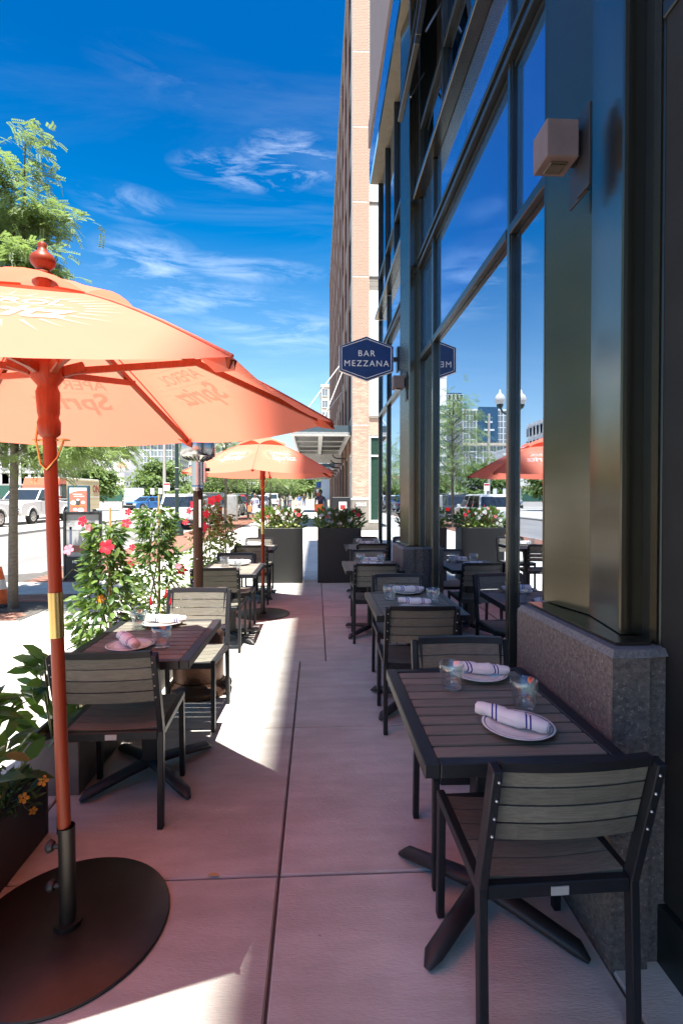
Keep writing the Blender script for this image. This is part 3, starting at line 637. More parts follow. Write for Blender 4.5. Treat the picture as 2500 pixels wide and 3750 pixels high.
# ================================================================== FURNITURE
# chair: faces +Y, origin on the ground under the seat centre
def curved_slat(w_, y, z, h, th, sag, lean=0., n=6, along='back'):
    mb = MB(); v = []
    for i in range(n+1):
        u = -1+2*i/n; x = w_/2*u; c = sag*(1-u*u)
        if along == 'back':
            for dz in (0, 1): 
                for dt in (0, 1): v.append((x, y-c+lean*(z+h*dz-.45)+th*dt, z+h*dz))
        else:
            for dy in (0, 1):
                for dt in (0, 1): v.append((x, y+h*dy, z-c+th*dt))
    f = []
    for i in range(n):
        a, b = i*4, (i+1)*4
        f += [(a, b, b+2, a+2), (a+1, a+3, b+3, b+1), (a+2, b+2, b+3, a+3), (a, a+1, b+1, b)]
    f += [(0, 2, 3, 1), (n*4, n*4+1, n*4+3, n*4+2)]
    return mb.add(v, f)
LEAN = -.26
def make_chair():
    t = thing('patio_chair', 'x', 'chair', group='slatted chairs at the sidewalk tables')
    for s_ in (-1, 1):
        link('rear_leg', MB().bar((s_*.216, -.225, 0), (s_*.216, -.20, .44), .026, .036, (0, 1, 0), .003), t, m='frame')
        link('back_post', MB().bar((s_*.216, -.20, .437), (s_*.216, -.20+LEAN*.375, .815), .026, .040, (0, 1, 0), .003), t, m='frame')
        link('front_leg', MB().bar((s_*.214, .215, 0), (s_*.214, .205, .425), .026, .030, (0, 1, 0), .003), t, m='frame')
        link('side_rail', MB().bar((s_*.2145, -.185, .425), (s_*.2145, .222, .44), .028, .032, (0, 0, 1), .003), t, m='frame')
        bt = MB()
        for k in range(4): z = .615+.056*k; bt.lathe([(.0045, 0), (.0045, .004), (.002, .006)], 6, M=Matrix.Translation((s_*.212, -.20+LEAN*(z-.437)-.0205, z)) @ Matrix.Rotation(PI/2+.25, 4, 'X'))
        link('bolts', bt, t, m='steel')
        link('slat_bracket', MB().bar((s_*.192, -.19+LEAN*.11, .575), (s_*.192, -.19+LEAN*.32, .80), .022, .006, (0, 1, 0)), t, m='frame')
    link('front_rail', MB().box(-.20, .20, .195, .222, .405, .44, .003), t, m='frame'); link('rear_rail', MB().box(-.202, .202, -.215, -.187, .40, .44, .003), t, m='frame')
    link('maker_tag', MB().box(-.025, .025, -.2185, -.2155, .406, .43), t, m='tag')
    link('top_rail', curved_slat(.40, -.205, .800, .028, .028, .018, LEAN), t, m='frame')
    sl = curved_slat(.398, -.208, 0, .072, .016, .018, 0)
    for k in range(4):
        z = .583+k*.0563; link('back_slat', curved_slat(.398, -.195, z, .0505, .016, .018, LEAN), t, m='slat')
    for k in range(5):
        y = -.185+k*.0765; link('seat_slat', curved_slat(.40, y, .435, .0715, .013, .012, along='seat'), t, m='slat')
    return t
chair0 = make_chair()
chairs = [
 (.66, 1.58, 0, 'chair with its back to the camera at the nearest table by the granite column'),
 (.672, 2.12, PI, 'chair facing the camera across the nearest right table, behind its far plate'),
 (.655, 3.40, 0, 'chair with its back to the camera at the second table along the glass wall'),
 (.695, 4.10, PI, 'chair facing the camera at the far side of the second table along the glass wall'),
 (.605, 5.38, 0, 'chair with its back to the camera at the third table along the glass wall'),
 (.655, 6.12, PI, 'chair facing the camera behind the third table along the glass wall'),
 (.79, 7.50, 0, 'chair with its back to the camera at the last table before the right black planter'),
 (.785, 8.18, PI, 'chair facing the camera right against the right black planter'),
 (-.925, 2.545, .05, 'reddish shaded chair with its back to the camera beside the leaning umbrella pole'),
 (-.86, 3.49, PI-.02, 'sunlit pale chair facing the camera in front of the patio heater'),
 (-.95, 5.13, 0, 'shaded chair with its back to the camera just right of the patio heater post'),
 (-.935, 5.80, PI, 'sunlit chair facing the camera at the table under the far umbrella'),
 (-.89, 7.28, 0, 'dark chair with its back to the camera behind the far umbrella pole'),
 (-.915, 8.06, PI, 'sunlit chair facing the camera against the left black planter'),
]
for i, (x, y, rz, lab) in enumerate(chairs):
    c = chair0 if i == 0 else dup(chair0)
    c.location = (x, y, gz(y)); c.rotation_euler = on_slope(rz+random.uniform(-.028, .028)); c['label'] = lab
# table
TW, TD, TH = .605, .80, .74
def make_table():
    t = thing('patio_table', 'x', 'table', group='slatted two-seat tables on the sidewalk')
    for s_ in (-1, 1):
        link('side_frame', MB().box(s_*TW/2-.045 if s_ > 0 else -TW/2, TW/2 if s_ > 0 else -TW/2+.045, -TD/2, TD/2, TH-.042, TH, .003), t, m='frame')
        link('end_frame', MB().box(-TW/2+.046, TW/2-.046, s_*TD/2-(.035 if s_ > 0 else 0), s_*TD/2+(0 if s_ > 0 else .035), TH-.042, TH-.0005, .003), t, m='frame')
    n = 10; p = (TD-.076)/n
    for k in range(n): link('slat', MB().box(-TW/2+.047, TW/2-.047, -TD/2+.038+k*p+.0065, -TD/2+.038+(k+1)*p-.0065, TH-.022, TH-.002, .003), t, m='slat')
    link('under_brace', MB().box(-.05, .05, -TD/2+.04, TD/2-.04, TH-.06, TH-.026), t, m='frame')
    link('pedestal', MB().box(-.04, .04, -.04, .04, .06, TH-.062, .006), t, m='base_iron')
    for sx_ in (-1, 1):
        for sy_ in (-1, 1):
            d = Vector((sx_*.262, sy_*.262, 0))
            link('foot', MB().tube([d*.02+Vector((0, 0, .075)), d*.35+Vector((0, 0, .062)), d*.9+Vector((0, 0, .034)), d*1.0+Vector((0, 0, .012))], [.040, .037, .033, .012], 8, True, True, .62), t, m='base_iron')
    return t
table0 = make_table()
tables = [(.608, 1.835, 'nearest slatted table, set with two plates beside the granite column base'), (.683, 3.63, 'second slatted table along the glass wall, two striped napkins on it'),
          (.60, 5.58, 'third slatted table along the glass wall'), (.735, 7.68, 'slatted table next to the right black planter'),
          (-.888, 2.79, 'half sunlit slatted table behind the leaning umbrella pole, pink-tinted plate on it'), (-.885, 5.41, 'sunlit slatted table under the far umbrella'), (-.90, 7.62, 'slatted table next to the left black planter')]
for i, (x, y, lab) in enumerate(tables):
    c = table0 if i == 0 else dup(table0)
    c.location = (x, y, gz(y)); c.rotation_euler = on_slope(0); c['label'] = lab
def tz(y): return TH+SL*y+.0012
# tableware
def make_plate():
    t = thing('plate', 'x', 'plate', group='white plates with a navy rim line', data=MB().lathe([(.0, .004), (.062, .004), (.066, .001), (.070, .001), (.075, .006), (.112, .015), (.1155, .0175), (.112, .0185), (.076, .0105), (.066, .0085), (0, .0085)], 36), m='plate')
    link('rim_line', MB().lathe([(.1035, .0166), (.1055, .0172), (.1075, .0177)], 36, cap=False), t, m='navy'); return t
def make_napkin():
    mb = MB(); n = 14; pts = []; rad = []
    for i in range(n+1):
        u = i/n; pts.append((-.115+.23*u, .004*math.sin(u*7), .022+.002*math.sin(u*11))); rad.append((.021+.007*math.sin(PI*min(1, u*1.15)))*(1+.07*math.sin(u*23)+.05*math.sin(u*41)))
    mb.tube(pts, rad, 14, True, True, .85)
    for i_ in range(len(mb.v)): p_ = mb.v[i_]; q_ = .0022*math.sin(p_[0]*70+p_[1]*160+p_[2]*220); mb.v[i_] = (p_[0], p_[1]+q_, p_[2]+abs(q_)*1.2)
    t = thing('napkin', 'x', 'napkin', group='rolled striped napkins', data=mb, m='napkin')
    link('fold_flap', MB().tube([(-.05, -.012, .030), (.02, -.019, .028), (.105, -.014, .020)], [.012, .013, .006], 8, True, True, .45), t, m='napkin')
    link('rolled_end', MB().tube([(.113, .001, .022), (.121, .001, .022)], [.014, .011], 10), t, m='napkin'); return t
def make_tumbler():
    n = 20; prof = [(.001, .012, 0), (.024, .012, 0), (.0285, .045, 0), (.034, .062, 0), (.0375, .10, 0), (.0395, .1015, 0), (.0405, .10, 0), (.0395, .066, 0), (.0375, .058, 1), (.034, .02, 1), (.031, .002, .3), (.029, 0, 0), (.001, 0, 0)]
    v = []
    for r_, z, fct in prof:
        for j in range(n):
            a = 2*PI*j/n; rr = 1.2*r_*(1-.055*fct*(j % 2)); v.append((rr*math.cos(a), rr*math.sin(a), z))
    k = len(prof); f = [(i*n+j, (i+1)*n+j, (i+1)*n+(j+1) % n, i*n+(j+1) % n) for i in range(k-1) for j in range(n)]
    mb = MB(); mb.add(v, f, True); mb.add(v[:n], [tuple(range(n))]); mb.add(v[-n:], [tuple(reversed(range(n)))])
    me = mb.mesh('tumbler'); bm = bmesh.new(); bm.from_mesh(me); bmesh.ops.remove_doubles(bm, verts=bm.verts, dist=1e-5); bmesh.ops.recalc_face_normals(bm, faces=bm.faces); bm.to_mesh(me); bm.free()
    return thing('glass_tumbler', 'x', 'glass', group='faceted glass tumblers', data=me, m='tumbler')
P0, N0, G0 = make_plate(), make_napkin(), make_tumbler()
used = set()
def put(src, x, y, lab, rz=0, dz=0, pitch=0, s=1):
    o = src if id(src) not in used else dup(src); used.add(id(src))
    o.location = (x, y, tz(y)+dz); o.rotation_euler = (TILT, pitch, rz); o['label'] = lab
    if 'napkin' in lab: o.rotation_euler[2] += random.uniform(-.10, .10); s = s*random.uniform(.94, 1.06)
    if s != 1: o.scale = (s, s*random.uniform(.95, 1.1), s)
    return o
put(P0, .655, 1.625, 'white plate with navy rim line nearest the camera on the right table'); put(N0, .635, 1.635, 'striped napkin roll lying on the plate nearest the camera', R(-50), .011, 0, 1.05)
put(P0, .685, 2.115, 'white plate at the far end of the nearest right table'); put(N0, .69, 2.115, 'striped napkin roll behind the tumbler on the nearest right table', R(-14), .011)
put(G0, .742, 1.79, 'empty faceted tumbler right behind the nearest plate'); put(G0, .532, 1.985, 'faceted tumbler on the left of the nearest right table')
put(P0, .705, 3.96, 'plate at the far end of the second table along the glass wall'); put(N0, .715, 3.955, 'striped napkin roll at the far end of the second table', R(-8), .011)
put(P0, .675, 3.42, 'plate at the near end of the second table, hidden by a chair top'); put(N0, .675, 3.50, 'striped napkin roll just above the second chair top', R(-10), .012)
put(G0, .536, 3.72, 'tumbler at the left edge of the second table along the glass wall'); put(G0, .828, 3.60, 'tumbler at the right edge of the second table along the glass wall')
put(P0, .64, 5.88, 'plate at the far end of the third table'); put(N0, .65, 5.87, 'napkin roll at the far end of the third table', R(-6), .011)
put(N0, .60, 5.45, 'napkin roll at the near end of the third table', R(-12), .011); put(P0, .60, 5.42, 'plate at the near end of the third table')
put(G0, .50, 5.75, 'tumbler on the left of the third table'); put(G0, .73, 5.72, 'tumbler on the right of the third table')
put(N0, .79, 7.92, 'napkin roll on the table next to the right black planter', R(-4), .012); put(P0, .79, 7.93, 'plate on the table next to the right black planter'); put(G0, .655, 7.85, 'left tumbler on the table by the right black planter'); put(G0, .93, 7.85, 'right tumbler on the table by the right black planter')
put(P0, -.905, 3.05, 'sunlit white plate at the far end of the left front table'); put(N0, -.885, 3.055, 'sunlit white napkin roll on the left front table', R(-10), .012); put(P0, -.93, 2.60, 'pink-tinted plate in the umbrella shade on the left front table'); put(N0, -.945, 2.61, 'pinkish napkin roll in the umbrella shade', R(-52), .012)
put(G0, -1.01, 2.97, 'sunlit tumbler at the far left of the left front table'); put(G0, -.775, 2.60, 'shaded tumbler at the right of the left front table')
put(G0, -.985, 5.55, 'left tumbler on the table under the far umbrella'); put(G0, -.815, 5.30, 'near tumbler on the table under the far umbrella'); put(P0, -.85, 5.68, 'plate on the table under the far umbrella'); put(N0, -.845, 5.68, 'napkin roll on the table under the far umbrella', R(-8), .012); put(P0, -1.03, 5.25, 'second plate at the near left of the table under the far umbrella')
put(G0, -1.06, 7.80, 'tumbler on the table next to the left black planter'); put(N0, -.95, 7.85, 'napkin roll on the table next to the left black planter', R(-5), .012); put(P0, -.95, 7.86, 'plate on the table next to the left black planter')

# ================================================================== UMBRELLAS
RU = 1.0; RISE = .42; HEM = 1.775
def cpt(k, th, u, t, lift=0.):
    a = th+k*PI/3; b = a+PI/3
    x = ((1-u)/2*math.cos(a)+(1+u)/2*math.cos(b))*RU*t; y = ((1-u)/2*math.sin(a)+(1+u)/2*math.sin(b))*RU*t
    z = HEM+RISE*(1-t)+.028*math.sin(PI*t)-.030*(1-u*u)*t*t
    return (x, y, z+lift)
def umbrella(loc, th, lean, label):
    t = thing('patio_umbrella', label, 'umbrella', loc, group='orange market umbrellas')
    t.rotation_euler = (math.atan(-lean[1]), math.atan(lean[0]), 0)
    link('upper_pole', MB().tube([(0, 0, 1.17), (0, 0, HEM+RISE+.02)], .0215, 14), t, m='wood'); link('lower_pole', MB().tube([(0, 0, .36), (0, 0, 1.02)], .0215, 14), t, m='wood')
    link('ferrule', MB().tube([(0, 0, 1.018), (0, 0, 1.172)], .0232, 14), t, m='brass')
    link('finial', MB().lathe([(.026, -.005), (.030, .005), (.018, .012), (.022, .018), (.036, .032), (.040, .045), (.034, .060), (.017, .075), (.012, .088), (.015, .098), (.010, .104), (0, .105)], 16, (0, 0, HEM+RISE+.038)), t, m='wood')
    link('hub', MB().lathe([(.024, -.27), (.034, -.26), (.036, -.22), (.030, -.205), (.034, -.19), (.037, -.12), (.03, -.10), (.05, -.075), (.052, -.03), (.04, -.01), (.024, 0)], 16, (0, 0, HEM+.19)), t, m='wood')
    link('pin', MB().tube([(-.055, 0, HEM-.09), (.045, 0, HEM-.09)], .004, 6).tube([(.045+.018*math.cos(a), .018*math.sin(a), HEM-.09) for a in np.linspace(PI, 3*PI, 12)], .003, 5), t, m='brass')
    link('chain', MB().tube([(-.03, -.0, HEM+.0), (-.04, -.01, HEM-.09), (-.028, -.01, HEM-.17), (.0, -.028, HEM-.19), (.03, -.015, HEM-.15), (.045, 0, HEM-.095)], .0035, 5), t, m='brass')
    nu, ntt = 8, 10
    for k in range(6):
        v = []; t0 = .10
        for i in range(ntt+1):
            for j in range(nu+1): v.append(cpt(k, th, -1+2*j/nu, t0+(1-t0)*i/ntt))
        f = [(i*(nu+1)+j, (i+1)*(nu+1)+j, (i+1)*(nu+1)+j+1, i*(nu+1)+j+1) for i in range(ntt) for j in range(nu)]
        pn = link('canopy_panel', MB().add(v, f, True), t, m='canopy')
        # lettering on the outside of the panel, following its surface
        def onto(x, y, lift): 
            tt = .635-y/(RU*.866); u = x/(tt*RU*.5); return cpt(k, th, u, tt, lift)
        for s, sz, yy, sh, bo in (('APEROL', .075, .052, .15, .0012), ('Spritz', .13, -.045, .28, .0035)):
            me = text_mesh(s, sz, 0.0, sh, bo)
            for q in me.vertices: q.co = onto(q.co.x, q.co.y+yy, .0035)
            me.name = 'lettering'; link('lettering', me, pn, m='print')
        br = MB()
        for j in range(30):
            a = 2*PI*j/30+.1; ca, sa = math.cos(a), math.sin(a); r0 = 1.0; r1 = 1.35+.25*random.random(); wd = .046
            P_ = [onto(.19*r0*ca-.004*sa, .125*r0*sa+.004*ca, .003), onto(.19*r0*ca+.004*sa, .125*r0*sa-.004*ca, .003), onto(.19*r1*ca, .125*r1*sa, .003)]
            br.add(P_, [(0, 1, 2)])
        for yy in (.098, .008): br.add([onto(-.14, yy, .003), onto(.16, yy, .003), onto(.16, yy+.005, .003), onto(-.14, yy+.005, .003)], [(0, 1, 2, 3)])
        link('sunburst', br, pn, m='burst')
        # vent cap
        vv = []
        for i in range(5):
            for j in range(nu+1):
                u = -1+2*j/nu; tt = .02+.30*i/4; x, y, z = cpt(k, th, u, tt); 
                vv.append((x, y, z+.030+(.030*(1-u*u) if i == 4 else .012*(1-u*u)*i/4)-(.026*(u*u) if i == 4 else 0)))
        link('vent_flap', MB().add(vv, [(i*(nu+1)+j, (i+1)*(nu+1)+j, (i+1)*(nu+1)+j+1, i*(nu+1)+j+1) for i in range(4) for j in range(nu)], True), t, m='canopy')
        link('seam', MB().tube([cpt(k, th, -1, q, .002) for q in np.linspace(.1, 1, 8)], .004, 5), t, m='canopy')
        e = Vector(cpt(k, th, -1, 1)); a = Vector(cpt(k, th, -1, .03)); 
        link('rib', MB().bar(a-Vector((0, 0, .022)), e-Vector((0, 0, .016)), .016, .02), t, m='wood')
        mpt = Vector(cpt(k, th, -1, .50))-Vector((0, 0, .035)); d = Vector((math.cos(th+k*PI/3), math.sin(th+k*PI/3), 0))
        link('strut', MB().bar(d*.045+Vector((0, 0, HEM+.14)), mpt, .014, .022), t, m='wood'); link('strut_socket', MB().bar(d*.045+Vector((0, 0, HEM+.139)), d*.115+Vector((0, 0, HEM+.162)), .026, .034, b=.004), t, m='wood')
        q = Vector((-d.y, d.x, 0)); pk = [e+Vector((0, 0, .004)), e-d*.075+q*.038+Vector((0, 0, .012)), e-d*.06+Vector((0, 0, -.022)), e-d*.075-q*.038+Vector((0, 0, .012)), e+d*.008+Vector((0, 0, -.03))]
        link('corner_pocket', MB().add(pk, [(0, 1, 4), (1, 2, 4), (2, 3, 4), (3, 0, 4)]), t, m='canopy')
    return t
def umbrella_base(loc, label):
    t = thing('umbrella_base', label, 'umbrella base', loc, on_slope(0), 'round umbrella base plates')
    link('base_plate', MB().lathe([(.333, 0), (.335, .003), (.335, .009), (.330, .012), (.05, .013), (0, .013)], 56), t, m='darksteel'); 
    link('sleeve', MB().tube([(0, 0, .012), (0, 0, .36)], .0275, 14, cap=False).tube([(0, 0, .012), (0, 0, .03)], .045, 14), t, m='darksteel')
    for z, a in ((.29, PI), (.15, PI)): link('clamp_knob', MB().tube([(-.025, 0, z), (-.045, 0, z)], .008, 8).tube([(-.045, 0, z), (-.058, 0, z), (-.068, 0, z)], [.016, .022, .014], 10), t, m='blacktrim')
umbrella((-.861, 1.80, gz(1.8)+.001), .283, (-.019, -.020), 'large orange umbrella nearest the camera, leaning, Aperol lettering seen from below')
umbrella_base((-.861, 1.80, gz(1.8)), 'dark round base plate of the leaning near umbrella')
RISE = .465
umbrella((-.676, 6.506, gz(6.5)+.001), .517, (0.001, -.009), 'smaller looking far orange umbrella by the second left table')
umbrella_base((-.676, 6.506, gz(6.5)), 'dark round base plate of the far umbrella')

# ================================================================== PATIO HEATER
hx, hy = -.905, 3.97
h = thing('patio_heater', 'tall brown patio heater with slotted steel burner head behind the left front table', 'heater', (hx, hy, gz(hy)))
link('base', MB().lathe([(.235, 0), (.24, .03), (.23, .06), (.20, .075), (.195, .10)], 28), h, m='heaterbronze'); link('tank_cover', MB().lathe([(.185, .10), (.19, .11), (.19, .44), (.17, .47), (.06, .50), (.045, .50)], 28), h, m='heaterbronze')
link('post', MB().tube([(0, 0, .50), (0, 0, 1.555)], .037, 20), h, m='heaterbronze'); link('care_label', MB().box(.014, .031, -.0365, -.0345, 1.26, 1.47), h, m='tag')
link('collar', MB().lathe([(.038, 1.54), (.048, 1.56), (.046, 1.58), (.040, 1.585)], 20), h, m='stainless'); link('burner_sleeve', MB().tube([(0, 0, 1.58), (0, 0, 1.76)], .047, 20), h, m='stainless')
em = MB(); em.lathe([(.045, 1.755), (.055, 1.765), (.128, 1.80), (.132, 1.806), (.132, 1.90), (.128, 1.91), (.02, 1.915)], 28); link('emitter', em, h, m='stainless')
for k in range(20):
    a = 2*PI*k/20; link('slot', MB().bar((.066*math.cos(a), .066*math.sin(a), 1.7685), (.112*math.cos(a), .112*math.sin(a), 1.790), .010, .004), h, m='blacktrim')
link('control_box', MB().box(.045, .062, -.025, .025, 1.60, 1.75, .003), h, m='stainless'); link('knob', MB().tube([(.062, 0, 1.70), (.09, 0, 1.70)], .014, 10), h, m='blacktrim'); link('igniter', MB().tube([(.062, 0, 1.62), (.085, 0, 1.62)], .006, 8), h, m='carred')
for z in (1.02, 1.54): link('screw', MB().tube([(0, -.036, z), (0, -.0405, z)], .006, 8), h, m='steel')
for s_ in (-1, 1): link('wheel', MB().tube([(.20, .06*s_-.01, .045), (.20, .06*s_+.01, .045)], .045, 14), h, m='rubber')

# ================================================================== PLANTERS AND PLANTS
def open_box(mb, x0, x1, y0, y1, z0, z1, th=.02, taper=0):
    for a in ((x0, x1, y0, y0+th), (x0, x1, y1-th, y1), (x0, x0+th, y0+th+.0005, y1-th-.0005), (x1-th, x1, y0+th+.0005, y1-th-.0005)): mb.box(a[0], a[1], a[2], a[3], z0, z1, .003)
    return mb
def planter(name, label, x0, x1, y0, y1, hgt, m, th=.022):
    cx_, cy_ = (x0+x1)/2, (y0+y1)/2; t = thing(name, label, 'planter', (cx_, cy_, gz(cy_)), on_slope(0)); a, b = (x1-x0)/2, (y1-y0)/2
    link('box', open_box(MB(), -a, a, -b, b, 0, hgt, th), t, m=m); link('soil', MB().box(-a+th+.001, a-th-.001, -b+th+.001, b-th-.001, hgt-.12, hgt-.03), t, m='soil'); return t
planter('tall_planter', 'tall black planter box left of the gap in the sidewalk', -1.0, -.24, 8.8, 9.22, .945, 'planter'); planter('tall_planter', 'tall black planter box right of the gap, next to the restaurant', .022, .775, 8.8, 9.22, .945, 'planter')
planter('planter_box', 'low dark planter box in the left foreground below the near umbrella', -1.50, -1.19, 1.30, 2.32, .27, 'planter'); planter('planter_box', 'low grey planter box behind the shaded left chair', -1.47, -1.185, 2.60, 3.52, .27, 'greyplanter')
planter('planter_box', 'low grey planter box under the middle trellis vine', -1.47, -1.185, 3.85, 4.75, .27, 'greyplanter'); planter('planter_box', 'low grey planter box under the far red flowering vines', -1.66, -1.22, 6.4, 7.5, .27, 'greyplanter')
LTV = {}
def foliage(t, pos, dirs, size, m, n_part, wf=1.0, droop=1.0, name='leaf', jit=.9):
    n = len(pos); rm = rotmats(n, dirs, RNG.normal(0, jit, n)); tv = leaf_template(wf, droop); sz = size*RNG.uniform(.65, 1.2, n)
    npart = min(n_part, n); key = (wf, droop, m)
    if key not in LTV:
        me = np_mesh('leaf', tv, LEAF_F, True); me.materials.append(MT[m]); LTV[key] = me
    for i in range(npart):
        o = link(name, LTV[key], t); M = Matrix([list(rm[i][r_]*sz[i])+[pos[i][r_]] for r_ in range(3)]+[[0, 0, 0, 1]]); o.matrix_local = M
    if n > npart:
        v, f = scatter(tv, LEAF_F, pos[npart:], rm[npart:], sz[npart:]); o = link('foliage', np_mesh('foliage', v, f, True), t, m=m); o['kind'] = 'stuff'
def flower_mesh(kind):
    mb = MB()
    if kind in ('trumpet', 'petunia', 'star'):
        np_ = 5; wd = {'trumpet': .80, 'petunia': .72, 'star': .28}[kind]; r0 = .15
        for k in range(np_):
            a = 2*PI*k/np_; d = Vector((math.cos(a), math.sin(a), 0)); q = Vector((-d.y, d.x, 0))
            v = [d*r0-q*.10+Vector((0, 0, -.05)), d*r0+q*.10+Vector((0, 0, -.05)), d*.62+q*wd*.5+Vector((0, 0, .10)), d*1.0+q*wd*.30+Vector((0, 0, .02)), d*1.0-q*wd*.30+Vector((0, 0, .06)), d*.62-q*wd*.5+Vector((0, 0, .10))]
            mb.add(v, [(0, 1, 2, 5), (5, 2, 3, 4)], True)
        mb.tube([(0, 0, -.05), (0, 0, -.5), (0, 0, -1.1)], [.17, .11, .05], 7)
    elif kind == 'plume':
        mb.lathe([(.10, 0), (.22, .25), (.26, .6), (.20, 1.1), (.12, 1.6), (0, 2.0)], 8)
        for k in range(26):
            a = k*2.4; z = .1+1.7*k/26; r_ = .22*(1-z/2.2); mb.tube([(r_*math.cos(a), r_*math.sin(a), z), (1.7*r_*math.cos(a), 1.7*r_*math.sin(a), z+.25)], [.07, .02], 4)
    elif kind == 'cluster':
        for k in range(16):
            a = k*2.399; r_ = .95*math.sqrt(k/16); z = .35*(1-r_*r_); c = Vector((r_*math.cos(a), r_*math.sin(a), z)); mb.lathe([(0, -.18), (.17, -.1), (.2, .02), (.12, .12), (0, .15)], 6, c)
    elif kind == 'agapanthus':
        for k in range(14):
            a = k*2.4; el = .2+1.0*(k % 5)/5; d = Vector((math.cos(a)*math.cos(el), math.sin(a)*math.cos(el), math.sin(el))); mb.tube([(0, 0, 0), d*.6, d*1.0], [.03, .05, .17], 5)
    me = mb.mesh('flower'); return me
FM = {}
def flower(t, kind, m, pos, d, size, name='flower', eye=None):
    k = (kind, m)
    if k not in FM: FM[k] = flower_mesh(kind); FM[k].materials.append(MT[m])
    q = Vector(d).to_track_quat('Z', 'Y'); o = link(name, FM[k], t); o.location = pos; o.rotation_euler = q.to_euler(); o.scale = (size*.86,)*3
    if eye: link('eye', MB().lathe([(0, .02), (.16, 0.015), (.12, -.02), (0, -.03)], 7), o, m=eye)
    return o
def vine(x, y, z0, top, rad, label, nleaf, npart, bronze=0, flowers=(), stake=True, lsize=.072):
    t = thing('flowering_vine', label, 'plant', (x, y, z0), group='flowering vines trained up canes')
    H_ = top-z0
    for k in range(3):
        a = 2.1*k; link('stem', MB().tube([(.05*math.cos(a), .05*math.sin(a), -.03), (.05*math.cos(a+1.5), .05*math.sin(a+1.5), H_*.3), (.05*math.cos(a+3.2), .05*math.sin(a+3.2), H_*.62), (.04*math.cos(a+4.6), .04*math.sin(a+4.6), H_*.92)], [.009, .007, .006, .003], 6), t, m='stem')
    if stake:
        link('cane', MB().tube([(.02, .0, -.03), (.03, .0, H_+.10)], .0075, 8), t, m='cane')
    n = nleaf; hz = RNG.beta(1.35, 1.1, n)*H_; prof = rad*(.55+.45*np.sin(np.clip(hz/H_*3.3-.1, 0, PI)))*(1+.25*np.sin(hz*9+x*7)); a = RNG.uniform(0, 2*PI, n); rr = prof*np.sqrt(RNG.uniform(.03, 1, n))*np.where(RNG.random(n) < .05, 1.4, 1)
    pos = np.stack([rr*np.cos(a), rr*np.sin(a), hz], 1); dr = np.stack([np.cos(a)+RNG.normal(0, .5, n), np.sin(a)+RNG.normal(0, .5, n), RNG.normal(-.25, .5, n)], 1)
    if bronze:
        k = hz > H_*(1-bronze); kk = k & (a < 4.2)
        foliage(t, pos[kk], dr[kk], lsize, 'bronzeleaf', npart//3); foliage(t, pos[~kk], dr[~kk], lsize, 'leaf', npart-npart//3)
    else:
        kd = RNG.random(n) < .35; foliage(t, pos[kd], dr[kd], lsize, 'deepleaf', npart//3); foliage(t, pos[~kd], dr[~kd], lsize, 'leaf', npart-npart//3)
    for k in range(9):          # loose tendrils
        aa = random.uniform(0, 6.28); zz = random.uniform(.25, 1)*H_; d = Vector((math.cos(aa), math.sin(aa), 0)); b = d*rad*.6+Vector((0, 0, zz))
        link('tendril', MB().tube([b, b+d*rad*.6+Vector((0, 0, .05)), b+d*rad*1.1+Vector((0, 0, random.uniform(-.08, .1)))], [.0022, .002, .001], 4), t, m='stem')
    for (kind, m, dx, dy, zz, sz) in flowers: flower(t, kind, m, (dx, dy, zz-z0), (dx*1.5+random.uniform(-.3, .3), -1.0, random.uniform(-.1, .5)), sz)
    return t
zA = gz(3.3)+.24
vine(-1.33, 3.30, zA, 1.38, .165, 'vine with large red trumpet flowers on a bamboo cane behind the left front table', 1500, 290, 0,
     [('trumpet', 'red', .075, -.17, 1.245, .052), ('trumpet', 'red', -.07, -.16, 1.40, .038), ('trumpet', 'red', .15, -.05, 1.385, .036), ('trumpet', 'pink', -.20, -.06, 1.22, .040), ('trumpet', 'pink', -.05, -.12, 1.36, .028), ('trumpet', 'orangepetal', .03, -.15, .93, .03), ('trumpet', 'red', -.26, -.1, .90, .022)])
zB = gz(4.32)+.24
vine(-1.335, 4.32, zB, 1.48, .205, 'green vine on a wound cane left of the patio heater, few red buds', 1500, 290, 0,
     [('trumpet', 'red', -.17, -.14, 1.44, .034), ('trumpet', 'red', .23, -.05, .96, .045), ('trumpet', 'red', -.13, -.17, 1.16, .032), ('trumpet', 'red', -.16, -.14, 1.02, .036), ('trumpet', 'pink', .22, -.12, 1.0, .03)])
zC = gz(6.85)+.24
vine(-1.42, 6.75, zC, 1.56, .24, 'bronze-leaved vine full of red flowers right of the patio heater', 900, 200, .42,
     [('trumpet', 'red', -.12, -.2, 1.50, .07), ('trumpet', 'red', .10, -.2, 1.55, .07), ('trumpet', 'red', .03, -.22, 1.38, .06), ('trumpet', 'red', .0, -.24, 1.22, .075), ('trumpet', 'red', -.2, -.15, 1.42, .05), ('trumpet', 'red', -.25, -.12, 1.28, .05), ('trumpet', 'red', .17, -.15, 1.58, .06)], False, .075)
vine(-1.27, 7.10, zC, 1.36, .24, 'green vine with pale leaf edges beside the bronze-leaved vine', 800, 160, 0, [], True, .075)
